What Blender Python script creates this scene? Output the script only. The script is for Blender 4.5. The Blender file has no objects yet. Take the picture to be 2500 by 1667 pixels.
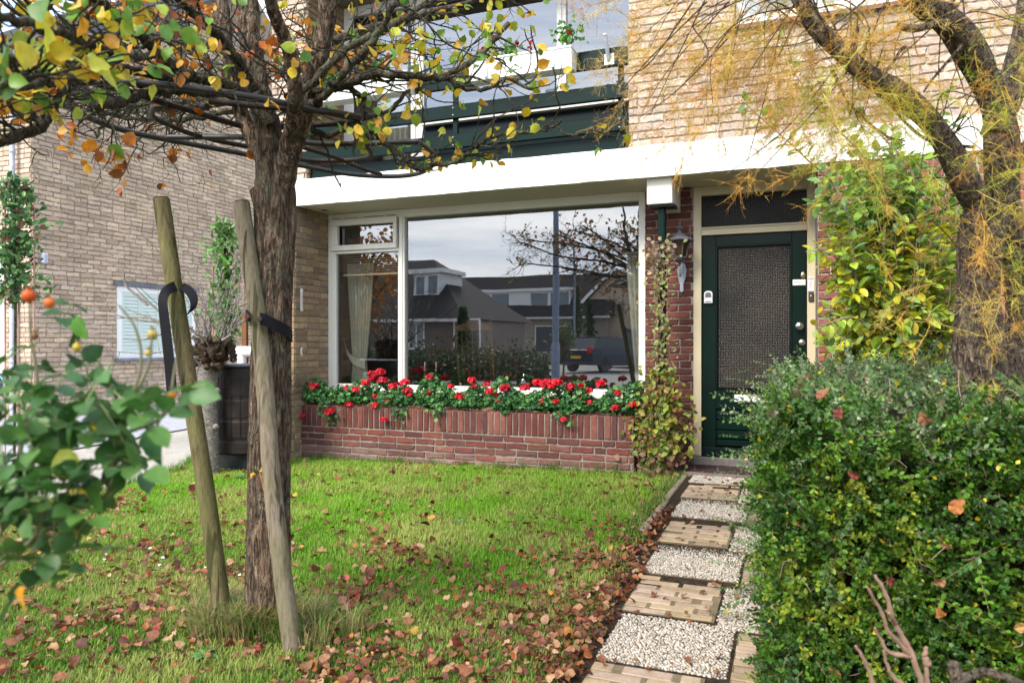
import bpy, bmesh, math, random
import numpy as np
from mathutils import Vector, Matrix, noise as mnoise
random.seed(7); RNG=np.random.default_rng(7)
R=math.radians
C=bpy.context.scene.collection
# ---------------------------------------------------------------- camera geometry (used to place real things at real distances)
FPX=1776.0; CX=1250.0; CY=840.0; H=1.22; YAW=R(21)
FW=(-math.sin(YAW),math.cos(YAW)); RT=(math.cos(YAW),math.sin(YAW))
def ray(px,py):
    u=(px-CX)/FPX; v=(CY-py)/FPX
    return np.array((FW[0]+u*RT[0],FW[1]+u*RT[1],v))
def PY(px,py,Y):
    r=ray(px,py); t=Y/r[1]; return np.array((t*r[0],Y,H+t*r[2]))
def PX(px,py,X):
    r=ray(px,py); t=X/r[0]; return np.array((X,t*r[1],H+t*r[2]))
def PZ(px,py,z=0.0):
    r=ray(px,py); t=(z-H)/r[2]; return np.array((t*r[0],t*r[1],z))
def PD(px,py,d):
    r=ray(px,py); return np.array((d*r[0],d*r[1],H+d*r[2]))
# ---------------------------------------------------------------- mesh builder
class MB:
    def __init__(s): s.V=[];s.F={};s.n=0
    def add(s,V,F,col=(1,1,1),mi=0):
        V=np.asarray(V,dtype=np.float64).reshape(-1,3)
        if isinstance(F,np.ndarray):
            k=F.shape[1]; c=np.asarray(col,dtype=np.float64)
            if c.ndim==1: c=np.tile(c,(len(F),1))
            s.F.setdefault(k,[]).append((F+s.n,c,np.full(len(F),mi)))
        else:
            g={}
            c=np.asarray(col,dtype=np.float64)
            for i,f in enumerate(F): g.setdefault(len(f),[]).append((f,i))
            for k,l in g.items():
                A=np.array([a for a,_ in l])+s.n
                cc=np.tile(c,(len(l),1)) if c.ndim==1 else c[[i for _,i in l]]
                s.F.setdefault(k,[]).append((A,cc,np.full(len(l),mi)))
        s.V.append(V); s.n+=len(V)
    def box(s,x0,x1,y0,y1,z0,z1,col=(1,1,1),b=0.0,mi=0):
        if x0>x1:x0,x1=x1,x0
        if y0>y1:y0,y1=y1,y0
        if z0>z1:z0,z1=z1,z0
        if b<=0:
            V=[(x,y,z) for z in (z0,z1) for y in (y0,y1) for x in (x0,x1)]
            F=[(0,2,3,1),(4,5,7,6),(0,1,5,4),(2,6,7,3),(0,4,6,2),(1,3,7,5)]
            s.add(V,F,col,mi);return
        b=min(b,(x1-x0)*.45,(y1-y0)*.45,(z1-z0)*.45)
        V=[];idx={}
        for ix,x in enumerate((x0,x1)):
            for iy,y in enumerate((y0,y1)):
                for iz,z in enumerate((z0,z1)):
                    sx=1-2*ix;sy=1-2*iy;sz=1-2*iz
                    idx[ix,iy,iz]=len(V)
                    V+=[(x,y+sy*b,z+sz*b),(x+sx*b,y,z+sz*b),(x+sx*b,y+sy*b,z)]
        I=lambda a,b_,c,k: idx[a,b_,c]+k
        F=[(I(0,0,0,0),I(0,0,1,0),I(0,1,1,0),I(0,1,0,0)),(I(1,0,0,0),I(1,1,0,0),I(1,1,1,0),I(1,0,1,0)),
           (I(0,0,0,1),I(1,0,0,1),I(1,0,1,1),I(0,0,1,1)),(I(0,1,0,1),I(0,1,1,1),I(1,1,1,1),I(1,1,0,1)),
           (I(0,0,0,2),I(0,1,0,2),I(1,1,0,2),I(1,0,0,2)),(I(0,0,1,2),I(1,0,1,2),I(1,1,1,2),I(0,1,1,2))]
        for c in (0,1):
            for d in (0,1):
                F.append((I(0,c,d,1),I(1,c,d,1),I(1,c,d,2),I(0,c,d,2)))
                F.append((I(c,0,d,0),I(c,1,d,0),I(c,1,d,2),I(c,0,d,2)))
                F.append((I(c,d,0,0),I(c,d,1,0),I(c,d,1,1),I(c,d,0,1)))
        for k in idx.values(): F.append((k,k+1,k+2))
        s.add(V,F,col,mi)
    def tube(s,P,r,n=6,col=(1,1,1),wob=0.0,caps=True,mi=0):
        P=np.asarray(P,dtype=float); m=len(P)
        r=np.full(m,r) if np.isscalar(r) else np.asarray(r,dtype=float)
        T=np.gradient(P,axis=0); T/=np.linalg.norm(T,axis=1)[:,None]+1e-12
        u=np.cross(T[0],(0,0,1)); 
        if np.linalg.norm(u)<.1: u=np.cross(T[0],(1,0,0))
        u/=np.linalg.norm(u); a=np.arange(n)*2*math.pi/n
        V=np.zeros((m,n,3))
        for i in range(m):
            u=u-T[i]*np.dot(u,T[i]); u/=np.linalg.norm(u)+1e-12
            w=np.cross(T[i],u)
            rr=r[i]*(1+wob*RNG.uniform(-1,1,n)) if wob else np.full(n,r[i])
            V[i]=P[i]+rr[:,None]*(np.cos(a)[:,None]*u+np.sin(a)[:,None]*w)
        i=np.arange(m-1)[:,None]*n; j=np.arange(n)[None,:]; j2=(j+1)%n
        F=np.stack([i+j,i+j2,i+n+j2,i+n+j],-1).reshape(-1,4)
        s.add(V.reshape(-1,3),F,col,mi)
        if caps and n>2:
            s.add(V[0][::-1],[tuple(range(n))],col,mi); s.add(V[-1],[tuple(range(n))],col,mi)
    def lathe(s,prof,c=(0,0,0),n=20,col=(1,1,1),mi=0,M=None):
        prof=np.asarray(prof,dtype=float); a=np.arange(n)*2*math.pi/n; m=len(prof)
        V=np.stack([prof[:,0,None]*np.cos(a),prof[:,0,None]*np.sin(a),np.repeat(prof[:,1,None],n,1)],-1).reshape(-1,3)
        if M is not None: V=V@np.asarray(M).T
        V=V+np.asarray(c)
        i=np.arange(m-1)[:,None]*n; j=np.arange(n)[None,:]; j2=(j+1)%n
        F=np.stack([i+j,i+j2,i+n+j2,i+n+j],-1).reshape(-1,4)
        s.add(V,F,col,mi); s.add(V[:n][::-1],[tuple(range(n))],col,mi); s.add(V[-n:],[tuple(range(n))],col,mi)
    def prism(s,pts,d,col=(1,1,1),mi=0):   # polygon pts (N,3) extruded by vector d
        P=np.asarray(pts,dtype=float); n=len(P); d=np.asarray(d,dtype=float)
        V=np.vstack([P,P+d]); F=[tuple(range(n))[::-1],tuple(range(n,2*n))]+[(i,(i+1)%n,n+(i+1)%n,n+i) for i in range(n)]
        s.add(V,F,col,mi)
    def scatter(s,tV,tF,Rm,T,col,mi=0):
        tV=np.asarray(tV,float); tF=np.asarray(tF); n=len(T); k=len(tV)
        V=np.einsum('nij,kj->nki',Rm,tV)+T[:,None,:]
        F=(tF[None]+(np.arange(n)*k)[:,None,None]).reshape(-1,tF.shape[1])
        c=np.repeat(np.asarray(col),len(tF),0)
        s.add(V.reshape(-1,3),F,c,mi)
    def build(s,name,mats,parent=None,smooth=False):
        me=bpy.data.meshes.new(name)
        V=np.vstack(s.V); me.vertices.add(len(V)); me.vertices.foreach_set('co',V.astype(np.float32).ravel())
        L=[];S=[];CC=[];MI=[]
        for k,l in s.F.items():
            for A,c,mi in l:
                L.append(A.ravel()); S.append(np.full(len(A),k)); CC.append(c); MI.append(mi)
        L=np.concatenate(L);S=np.concatenate(S);CC=np.vstack(CC);MI=np.concatenate(MI)
        me.loops.add(len(L)); me.loops.foreach_set('vertex_index',L.astype(np.int32))
        me.polygons.add(len(S)); st=np.concatenate([[0],np.cumsum(S)[:-1]])
        me.polygons.foreach_set('loop_start',st.astype(np.int32))
        me.polygons.foreach_set('material_index',MI.astype(np.int32))
        me.update(calc_edges=True)
        me.polygons.foreach_set('use_smooth',np.full(len(S),bool(smooth)))
        at=me.attributes.new('col','FLOAT_COLOR','FACE')
        at.data.foreach_set('color',np.hstack([CC,np.ones((len(CC),1))]).astype(np.float32).ravel())
        if not isinstance(mats,(list,tuple)): mats=[mats]
        for m in mats: me.materials.append(m)
        o=bpy.data.objects.new(name,me); C.objects.link(o)
        if parent is not None:
            o.parent=parent; o.matrix_parent_inverse=Matrix.Translation(-Vector(parent.location)) if parent.rotation_euler.z==0 else parent.matrix_basis.inverted()
        return o
def thing(name,label,cat,loc=(0,0,0),group=None):
    o=bpy.data.objects.new(name,None); o.empty_display_size=.1; C.objects.link(o); o.location=tuple(float(v) for v in loc)
    return tag(o,label,cat,group)
def tag(o,label,cat,group=None,kind=None):
    if label:o['label']=label
    if cat:o['category']=cat
    if group:o['group']=group
    if kind:o['kind']=kind
    return o
def struct(o,label=None,kind='structure'):
    o['kind']=kind
    if label:o['label']=label
    return o
def copy_tree(o,parent=None):
    c=o.copy(); C.objects.link(c)
    if parent is not None: c.parent=parent
    for ch in [x for x in bpy.data.objects if x.parent==o]: copy_tree(ch,c)
    return c
PEB_V=None
def unit(v):
    v=np.asarray(v,float); return v/(np.linalg.norm(v,axis=-1,keepdims=True)+1e-12)
def frames(D,N):   # columns: x=side, y=dir, z=normal
    D=unit(D); X=unit(np.cross(D,N)); Z=np.cross(X,D)
    return np.stack([X,D,Z],-1)
def rdir(n):
    return unit(RNG.normal(size=(n,3)))
def spline(P,k=6):   # Catmull-Rom through rows of P
    P=np.asarray(P,float); m=len(P)
    if m<3: return np.array([P[0]+(P[-1]-P[0])*t for t in np.linspace(0,1,k+1)])
    Q=np.vstack([2*P[0]-P[1],P,2*P[-1]-P[-2]]); out=[]
    for i in range(1,m):
        a,b,c,d=Q[i-1],Q[i],Q[i+1],Q[i+2]
        for t in np.arange(k)/k:
            out.append(.5*((2*b)+(-a+c)*t+(2*a-5*b+4*c-d)*t*t+(-a+3*b-3*c+d)*t**3))
    out.append(P[-1]); return np.array(out)
# ---------------------------------------------------------------- materials
class NT:
    def __init__(s,name):
        s.m=bpy.data.materials.new(name); s.m.use_nodes=True; s.t=s.m.node_tree; s.t.nodes.clear()
        s.out=s.n('ShaderNodeOutputMaterial')
    def n(s,ty,**kw):
        nd=s.t.nodes.new(ty)
        for k,v in kw.items():
            if k.startswith('i_'):
                nd.inputs[k[2:].replace('_',' ')].default_value=v
            else: setattr(nd,k,v)
        return nd
    def l(s,a,b): s.t.links.new(a,b)
    def attr(s): return s.n('ShaderNodeAttribute',attribute_name='col').outputs['Color']
    def pos(s,scale=(1,1,1)):
        g=s.n('ShaderNodeTexCoord'); mp=s.n('ShaderNodeMapping'); mp.inputs['Scale'].default_value=scale
        s.l(g.outputs['Object'],mp.inputs['Vector']); return mp.outputs['Vector']
    def noise(s,scale,detail=3,rough=.6,vec=None,dist=0):
        x=s.n('ShaderNodeTexNoise'); x.inputs['Scale'].default_value=scale; x.inputs['Detail'].default_value=detail
        x.inputs['Roughness'].default_value=rough; x.inputs['Distortion'].default_value=dist
        if vec is not None: s.l(vec,x.inputs['Vector'])
        return x.outputs['Fac']
    def voro(s,scale,vec=None,feature='F1'):
        x=s.n('ShaderNodeTexVoronoi',feature=feature); x.inputs['Scale'].default_value=scale
        if vec is not None: s.l(vec,x.inputs['Vector'])
        return x
    def ramp(s,fac,stops):
        r=s.n('ShaderNodeValToRGB'); e=r.color_ramp.elements
        while len(e)<len(stops): e.new(.5)
        for el,(p,c) in zip(e,stops):
            el.position=p; el.color=(c,c,c,1) if np.isscalar(c) else (*c,1)
        s.l(fac,r.inputs['Fac']); return r.outputs['Color']
    def mix(s,fac,a,b,mode='MIX'):
        m=s.n('ShaderNodeMix',data_type='RGBA',blend_type=mode)
        for v,i in ((fac,0),(a,6),(b,7)):
            if isinstance(v,bpy.types.NodeSocket): s.l(v,m.inputs[i])
            elif i==0: m.inputs[0].default_value=v
            else: m.inputs[i].default_value=(*v,1)
        return m.outputs[2]
    def bump(s,h,strength=.5,dist=.01):
        b=s.n('ShaderNodeBump'); b.inputs['Strength'].default_value=strength; b.inputs['Distance'].default_value=dist
        s.l(h,b.inputs['Height']); return b.outputs['Normal']
    def bsdf(s,col,rough=.6,normal=None,spec=.5,metal=0,coat=0):
        p=s.n('ShaderNodeBsdfPrincipled')
        if isinstance(col,bpy.types.NodeSocket): s.l(col,p.inputs['Base Color'])
        else: p.inputs['Base Color'].default_value=(*col,1)
        if isinstance(rough,bpy.types.NodeSocket): s.l(rough,p.inputs['Roughness'])
        else: p.inputs['Roughness'].default_value=rough
        p.inputs['Specular IOR Level'].default_value=spec; p.inputs['Metallic'].default_value=metal; p.inputs['Coat Weight'].default_value=coat
        if normal is not None: s.l(normal,p.inputs['Normal'])
        return p.outputs[0]
    def done(s,sh): s.l(sh,s.out.inputs['Surface']); return s.m
def mat_simple(name,col,rough=.5,metal=0,spec=.5,bs=0,bscale=40,var=.12,coat=0,vscale=6):
    t=NT(name); p=t.pos(); n=t.noise(vscale,4,.6,p)
    f=t.ramp(n,[(.3,1-var),(.7,1+var*.3)])
    c=t.mix(1,t.mix(1,col,t.attr(),'MULTIPLY'),f,'MULTIPLY')
    nb=t.bump(t.noise(bscale,4,.6,p),bs,.01) if bs else None
    return t.done(t.bsdf(c,rough,nb,spec,metal,coat))
def mat_leaf(name,rough=.45,trans=.35,spec=.4,var=.25,scale=60):
    t=NT(name); p=t.pos(); n=t.noise(scale,2,.5,p)
    c=t.mix(1,t.attr(),t.ramp(n,[(.3,1-var),(.7,1+var*.4)]),'MULTIPLY')
    a=t.bsdf(c,rough,None,spec); tr=t.n('ShaderNodeBsdfTranslucent'); t.l(c,tr.inputs['Color'])
    m=t.n('ShaderNodeMixShader'); m.inputs[0].default_value=trans; t.l(a,m.inputs[1]); t.l(tr.outputs[0],m.inputs[2])
    return t.done(m.outputs[0])
def mat_brick(name,stain=.25,bump=.6):
    t=NT(name); p=t.pos(); n1=t.noise(55,5,.65,p); n2=t.noise(2.0,4,.6,p); n3=t.noise(14,3,.6,p)
    c=t.mix(1,t.attr(),t.ramp(n1,[(.25,.72),(.6,1.08)]),'MULTIPLY')
    c=t.mix(1,c,t.ramp(n3,[(.3,.86),(.7,1.1)]),'MULTIPLY')
    c=t.mix(1,c,t.ramp(n2,[(.3,1-stain),(.62,1.05)]),'MULTIPLY')
    return t.done(t.bsdf(c,.88,t.bump(n1,bump,.012),.25))
def mat_mortar(name,col):
    t=NT(name); p=t.pos(); n=t.noise(90,4,.7,p); n2=t.noise(3,4,.6,p)
    c=t.mix(1,col,t.ramp(n,[(.25,.7),(.7,1.15)]),'MULTIPLY'); c=t.mix(1,c,t.ramp(n2,[(.3,.7),(.65,1.05)]),'MULTIPLY')
    return t.done(t.bsdf(c,.95,t.bump(n,.6,.01),.15))
def mat_bark(name,c1,c2,c3,scale=1,strength=1.0,lich=None,sz=.22):
    t=NT(name); p=t.pos((1,1,sz)); q=t.pos()
    w=t.noise(48*scale,7,.72,p,1.2); v=t.noise(26*scale,3,.6,p,2.0)
    c=t.ramp(w,[(.3,c1),(.52,c2),(.72,c3)])
    c=t.mix(1,c,t.ramp(v,[(.38,.38),(.56,1.1)]),'MULTIPLY')
    if lich: c=t.mix(t.ramp(t.noise(9*scale,5,.7,q),[(.52,0),(.66,.75)]),c,lich)
    h=t.mix(.6,w,t.ramp(v,[(.36,0),(.6,1)]))
    return t.done(t.bsdf(c,.9,t.bump(h,strength,.02),.2))
def mat_glass(name,refl=.3,tint=(.92,.95,.95)):
    t=NT(name); g=t.n('ShaderNodeBsdfGlossy'); g.inputs['Roughness'].default_value=.0; g.inputs['Color'].default_value=(.95,.97,1,1)
    p=t.pos(); nb=t.bump(t.noise(1.3,1,.4,p),.05,.02); t.l(nb,g.inputs['Normal'])
    tr=t.n('ShaderNodeBsdfTransparent'); tr.inputs['Color'].default_value=(*tint,1)
    fr=t.n('ShaderNodeFresnel'); fr.inputs['IOR'].default_value=1.5
    ad=t.n('ShaderNodeMath',operation='ADD'); ad.inputs[1].default_value=refl; t.l(fr.outputs[0],ad.inputs[0])
    m=t.n('ShaderNodeMixShader'); t.l(ad.outputs[0],m.inputs[0]); t.l(tr.outputs[0],m.inputs[1]); t.l(g.outputs[0],m.inputs[2])
    return t.done(m.outputs[0])
def mat_reeded(name):
    t=NT(name); q=t.pos(); g=t.n('ShaderNodeTexWave',wave_type='BANDS',bands_direction='X',wave_profile='SIN'); g.inputs['Scale'].default_value=22; t.l(q,g.inputs['Vector'])
    h=t.n('ShaderNodeTexWave',wave_type='BANDS',bands_direction='Z',wave_profile='SIN'); h.inputs['Scale'].default_value=22; t.l(q,h.inputs['Vector'])
    mx=t.mix(1,g.outputs['Fac'],h.outputs['Fac'],'MULTIPLY')
    big=t.noise(1.6,2,.5,q)
    c=t.mix(t.ramp(big,[(.35,0),(.65,1)]),(.009,.008,.008),(.036,.028,.021))
    c=t.mix(1,c,t.ramp(mx,[(.0,.5),(.8,1.5)]),'MULTIPLY')
    return t.done(t.bsdf(c,.16,t.bump(mx,.6,.008),.3))
M={}
def build_mats():
    M['brick']=mat_brick('rough_brick'); M['brick_red']=mat_brick('red_brick',.22,.5); M['brick_nb']=mat_brick('pale_brick',.16,.7)
    M['mortar']=mat_mortar('grey_mortar',(.31,.27,.22)); M['stone']=mat_simple('pebble_stone',(1,1,1),.45,var=.15,vscale=120); M['mortar_l']=mat_mortar('light_mortar',(.52,.46,.39)); M['mortar_d']=mat_mortar('dark_mortar',(.17,.15,.13))
    M['mortar_nb']=mat_mortar('neighbour_mortar',(.36,.29,.22))
    t=NT('white_render'); p=t.pos((9,1,.8)); n=t.noise(1,5,.65,p); n2=t.noise(14,4,.6,t.pos())
    c=t.mix(1,(.84,.83,.80),t.ramp(n,[(.30,(.74,.72,.66)),(.52,(1,1,1))]),'MULTIPLY'); M['white']=t.done(t.bsdf(c,.6,t.bump(n2,.3,.01),.3))
    M['cream']=mat_simple('cream_paint',(.62,.57,.45),.5,bs=.05,var=.05)
    M['cream_soffit']=mat_simple('soffit_paint',(.60,.55,.42),.7,bs=.15,bscale=300,var=.08,vscale=2)
    M['white_paint']=mat_simple('white_paint',(.80,.79,.77),.35,var=.03)
    M['green']=mat_simple('dark_green_gloss',(.0012,.011,.0075),.28,spec=.16,var=.3,bs=.03,bscale=8,vscale=3)
    M['teal']=mat_simple('dark_teal_paint',(.002,.011,.012),.45,spec=.15,var=.3,bs=.1,bscale=20,vscale=5)
    M['pane']=mat_glass('window_glass',.22); M['pane_up']=mat_glass('upper_glass',.22); M['reeded']=mat_reeded('patterned_door_glass')
    M['dark']=mat_simple('dark_interior',(.03,.028,.026),.8); M['room']=mat_simple('room_wall',(.16,.14,.12),.9,var=.2,vscale=1)
    M['metal']=mat_simple('brushed_metal',(.55,.55,.53),.3,metal=1); M['zinc']=mat_simple('zinc',(.36,.38,.42),.5,metal=.3,var=.3,vscale=8)
    M['lead']=mat_simple('lead_flashing',(.14,.15,.18),.5,metal=.2,var=.3,bs=.3,bscale=30)
    M['rust']=mat_simple('rusty_steel',(.040,.024,.020),.6,metal=.3,var=.6,bs=.3,bscale=90,vscale=18)
    M['greytube']=mat_simple('grey_steel_tube',(.040,.036,.036),.5,metal=.2,var=.4,vscale=10)
    M['strap']=mat_simple('black_rubber_strap',(.006,.006,.009),.7,spec=.2,var=.3,bs=.2,bscale=200)
    M['leaf']=mat_leaf('leaf'); M['leaf_gloss']=mat_leaf('glossy_leaf',.4,.22,.3,.15); M['needle']=mat_leaf('feathery_leaf',.6,.35,.2,.1)
    M['grass']=mat_leaf('grass_blade',.5,.35,.3,.1,10); M['dry']=mat_leaf('dry_leaf',.6,.2,.3,.35,90)
    M['petal']=mat_leaf('petal',.5,.3,.3,.1)
    M['bark']=mat_bark('tree_bark',(.026,.017,.012),(.20,.135,.09),(.46,.34,.235),1.25,1.6,(.20,.19,.13),.2)
    M['bark_top']=mat_bark('upper_bark',(.03,.024,.018),(.085,.068,.046),(.17,.15,.11),1.2,1.0,(.17,.19,.11),.5)
    M['twig']=mat_bark('twig_bark',(.02,.017,.013),(.055,.046,.034),(.12,.11,.085),2.5,.6,(.16,.19,.10),1)
    M['bark_tam']=mat_bark('fissured_bark',(.04,.028,.019),(.17,.125,.09),(.36,.28,.21),1.3,1.3,(.16,.15,.12),.4)
    M['bark_pale']=mat_bark('pale_bark',(.14,.12,.10),(.34,.30,.26),(.50,.46,.42),1,.7,None,2.2)
    M['knot']=mat_bark('knotted_wood',(.05,.03,.018),(.30,.20,.13),(.55,.43,.33),2,1.4,None,1)
    M['cane']=mat_simple('twig_tan',(.36,.26,.19),.7,var=.4,vscale=20)
    M['tin']=mat_simple('white_plastic',(.82,.82,.81),.35,var=.05)
    M['barrel']=mat_simple('brown_plastic',(.022,.014,.012),.6,spec=.25,var=.35,vscale=10,bs=.1)
    M['black']=mat_simple('black_plastic',(.015,.016,.018),.35)
    M['mint']=mat_simple('mint_paint',(.58,.68,.63),.5,var=.04); M['cloth']=mat_simple('curtain_cloth',(.80,.77,.62),.9,var=.1,bs=.1)
    M['wood']=mat_simple('pine_wood',(.17,.075,.022),.35,var=.3,vscale=12); M['tile']=mat_simple('roof_tile',(.035,.032,.034),.8,spec=.2,var=.4,bs=.3,vscale=4)
    M['redtile']=mat_simple('red_sill_tile',(.16,.05,.04),.5,var=.35,bs=.3)
    M['flat']=mat_simple('painted_metal',(1,1,1),.35,var=.1); M['carpaint']=mat_simple('car_paint',(1,1,1),.3,var=.02,spec=.25)
    t=NT('stake_wood'); p=t.pos((1,1,.12)); q=t.pos(); n=t.noise(60,6,.7,p,1.0); n2=t.noise(3,3,.6,q)
    ck=t.noise(34,3,.5,t.pos((1,1,.035)),.6)
    c=t.ramp(n,[(.28,(.06,.045,.032)),(.45,(.20,.16,.115)),(.72,(.36,.30,.225))]); c=t.mix(1,c,t.ramp(ck,[(.36,.25),(.42,1)]),'MULTIPLY'); c=t.mix(1,c,t.attr(),'MULTIPLY')
    c=t.mix(t.ramp(n2,[(.45,0),(.65,.4)]),c,(.10,.11,.03)); M['stake']=t.done(t.bsdf(c,.85,t.bump(n,.5,.01),.2))
    t=NT('soil'); p=t.pos(); n=t.noise(30,6,.7,p); M['soil']=t.done(t.bsdf(t.ramp(n,[(.3,(.02,.014,.01)),(.7,(.075,.055,.035))]),.95,t.bump(n,1,.03),.1))
    t=NT('lawn_soil'); p=t.pos(); n=t.noise(18,6,.7,p); n2=t.noise(1.2,3,.6,p)
    c=t.mix(t.ramp(n2,[(.35,0),(.65,1)]),(.045,.075,.014),(.10,.10,.03)); c=t.mix(t.ramp(n,[(.35,.8),(.6,0)]),c,(.04,.03,.018)); M['lawn']=t.done(t.bsdf(c,.95,t.bump(n,1,.03),.1))
    # exposed pebble aggregate
    def pebble(name,scale,stops,gap,st):
        t=NT(name); p=t.pos(); w=t.n('ShaderNodeVectorMath',operation='ADD'); nz=t.n('ShaderNodeTexNoise'); nz.inputs['Scale'].default_value=scale*.5; t.l(p,nz.inputs['Vector'])
        sc=t.n('ShaderNodeVectorMath',operation='SCALE'); sc.inputs['Scale'].default_value=.35/scale*2; t.l(nz.outputs['Color'],sc.inputs[0]); t.l(p,w.inputs[0]); t.l(sc.outputs[0],w.inputs[1])
        v=t.voro(scale,w.outputs[0]); e=t.voro(scale,w.outputs[0],'DISTANCE_TO_EDGE').outputs['Distance']
        sp=t.n('ShaderNodeSeparateColor'); t.l(v.outputs['Color'],sp.inputs[0])
        c=t.ramp(sp.outputs[0],stops); dirt=t.noise(4,4,.6,p)
        c=t.mix(t.ramp(e,[(.02,1),(.16,0)]),c,gap); c=t.mix(1,c,t.ramp(dirt,[(.3,.84),(.6,1.05)]),'MULTIPLY')
        h=t.ramp(e,[(0,0),(.35,1)])
        return t.done(t.bsdf(c,.6,t.bump(h,.9,.006),.3))
    M['pebble']=pebble('exposed_pebbles',62,[(0,(.36,.30,.25)),(.25,(.68,.62,.55)),(.6,(.80,.76,.70)),(1,(.88,.86,.82))],(.16,.13,.10),1)
    M['gravel']=pebble('resin_gravel',110,[(0,(.50,.46,.40)),(.5,(.70,.66,.59)),(1,(.82,.79,.73))],(.36,.32,.27),1)
    t=NT('concrete'); p=t.pos(); n=t.noise(12,6,.7,p); n2=t.noise(150,2,.6,p); c=t.ramp(n,[(.3,(.25,.22,.185)),(.7,(.40,.36,.31))]); c=t.mix(1,c,t.ramp(n2,[(.3,.8),(.7,1.1)]),'MULTIPLY'); c=t.mix(1,c,t.attr(),'MULTIPLY')
    M['concrete']=t.done(t.bsdf(c,.9,t.bump(n2,.3,.005),.2))
    t=NT('slate_paving'); p=t.pos(); b=t.n('ShaderNodeTexBrick'); b.inputs['Scale'].default_value=1; b.inputs['Brick Width'].default_value=.21; b.inputs['Row Height'].default_value=.07
    b.inputs['Mortar Size'].default_value=.006; b.inputs['Color1'].default_value=(.36,.38,.43,1); b.inputs['Color2'].default_value=(.46,.47,.52,1); b.inputs['Mortar'].default_value=(.18,.18,.19,1); t.l(p,b.inputs['Vector'])
    M['paving']=t.done(t.bsdf(b.outputs['Color'],.5,t.bump(b.outputs['Fac'],-.3,.005),.4))
    t=NT('asphalt'); p=t.pos(); n=t.noise(160,3,.7,p); M['asphalt']=t.done(t.bsdf(t.ramp(n,[(.3,(.24,.23,.215)),(.7,(.38,.365,.34))]),.9,None,.2))
build_mats()
# ---------------------------------------------------------------- real brickwork: every brick its own worn face, all inside one wall mesh
def bricks(mb,O,U,W,N,w,h,cols,course=.072,bh=.060,bl=.212,joint=.012,holes=(),proud=.007,jit=.0025,mode='stretch',seed=1,pts=4):
    rg=np.random.default_rng(seed); O=np.asarray(O,float);U=np.asarray(U,float);W=np.asarray(W,float);N=np.asarray(N,float)
    cols=np.asarray(cols,float); spans=[]; stain=0.0
    if mode=='stain': mode='stretch'; stain=1.0
    if mode=='soldier':
        v0=0
        u=0.0
        while u<w-.02:
            spans.append((u+.005,min(u+course-.006,w),.004,h-.003)); u+=course
    else:
        nrow=int(math.ceil(h/course))
        for r in range(nrow):
            a=r*course+joint*.5; b=min(a+bh,h)
            if b-a<.02: continue
            u=-(bl+joint)*(.5 if r%2 else 0)-rg.uniform(0,.03)
            while u<w:
                L=bl if rg.random()>.07 else bl*.5
                s0,s1=max(u,0.0),min(u+L,w)
                segs=[(s0,s1)] if s1-s0>.015 else []
                for (hu0,hu1,hv0,hv1) in holes:
                    if a+.02<hv1 and b-.02>hv0:
                        ns=[]
                        for p,q in segs:
                            if q<=hu0 or p>=hu1: ns.append((p,q)); continue
                            if hu0-p>.015: ns.append((p,hu0))
                            if q-hu1>.015: ns.append((hu1,q))
                        segs=ns
                for p,q in segs: spans.append((p,q,a,b))
                u+=L+joint
    n=len(spans); S=np.array(spans); k=pts
    # perimeter param: k points per long side, 2 per short
    tt=np.linspace(0,1,k+1)
    per=[(t,0) for t in tt[:-1]]+[(1,0),(1,.5)]+[(1-t,1) for t in tt[:-1]]+[(0,1),(0,.5)]
    per=np.array(per); m=len(per)
    uu=S[:,0,None]+(S[:,1]-S[:,0])[:,None]*per[:,0]; vv=S[:,2,None]+(S[:,3]-S[:,2])[:,None]*per[:,1]
    cu=(S[:,0]+S[:,1])[:,None]/2; cv=(S[:,2]+S[:,3])[:,None]/2
    tilt=rg.normal(0,.006,(n,1)); vv=vv+(uu-cu)*tilt
    off=rg.uniform(-.003,.004,(n,1))
    ju=rg.normal(0,jit,(n,m)); jv=rg.normal(0,jit,(n,m))
    uo=uu+ju; vo=vv+jv
    ins=.006
    ui=uo+np.clip(cu-uo,-ins,ins); vi=vo+np.clip(cv-vo,-ins,ins)
    d0=np.full((n,m),-.012); d1=np.full((n,m),.0)+proud*.5; d2=proud+off+rg.normal(0,jit*.5,(n,m))
    def P(u,v,d): return O+u[...,None]*U+v[...,None]*W+d[...,None]*N
    V=np.concatenate([P(uo,vo,d0),P(uo,vo,d1),P(ui,vi,d2)],1)
    j=np.arange(m); j2=(j+1)%m
    Fq=np.concatenate([np.stack([j,j2,m+j2,m+j],-1),np.stack([m+j,m+j2,2*m+j2,2*m+j],-1)])
    if np.dot(np.cross(U,W),N)<0: Fq=Fq[:,::-1]
    base=(np.arange(n)*3*m)[:,None,None]
    ci=rg.integers(0,len(cols),n); c=cols[ci]*rg.uniform(.82,1.14,(n,1))
    if stain:
        f=(np.clip(1-(S[:,2]+.0)/.26,0,1)**1.3*rg.uniform(.1,1.0,n)*.75)[:,None]; c=c*(1-f)+np.array((.42,.34,.29))*f
    n0=mb.n
    mb.add(V.reshape(-1,3),(Fq[None]+base).reshape(-1,4),np.repeat(c,len(Fq),0))
    cap=(2*m+j)[None]+(np.arange(n)*3*m)[:,None]
    if np.dot(np.cross(U,W),N)<0: cap=cap[:,::-1]
    mb.F.setdefault(m,[]).append((cap+n0,c,np.zeros(n,int)))
PEACH=[(.55,.43,.335),(.58,.46,.365),(.52,.405,.32),(.60,.485,.40),(.54,.40,.32),(.48,.37,.295),(.56,.42,.345)]
TAN=[(.34,.23,.13),(.40,.28,.16),(.30,.20,.12),(.37,.25,.16),(.26,.19,.13)]
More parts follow.
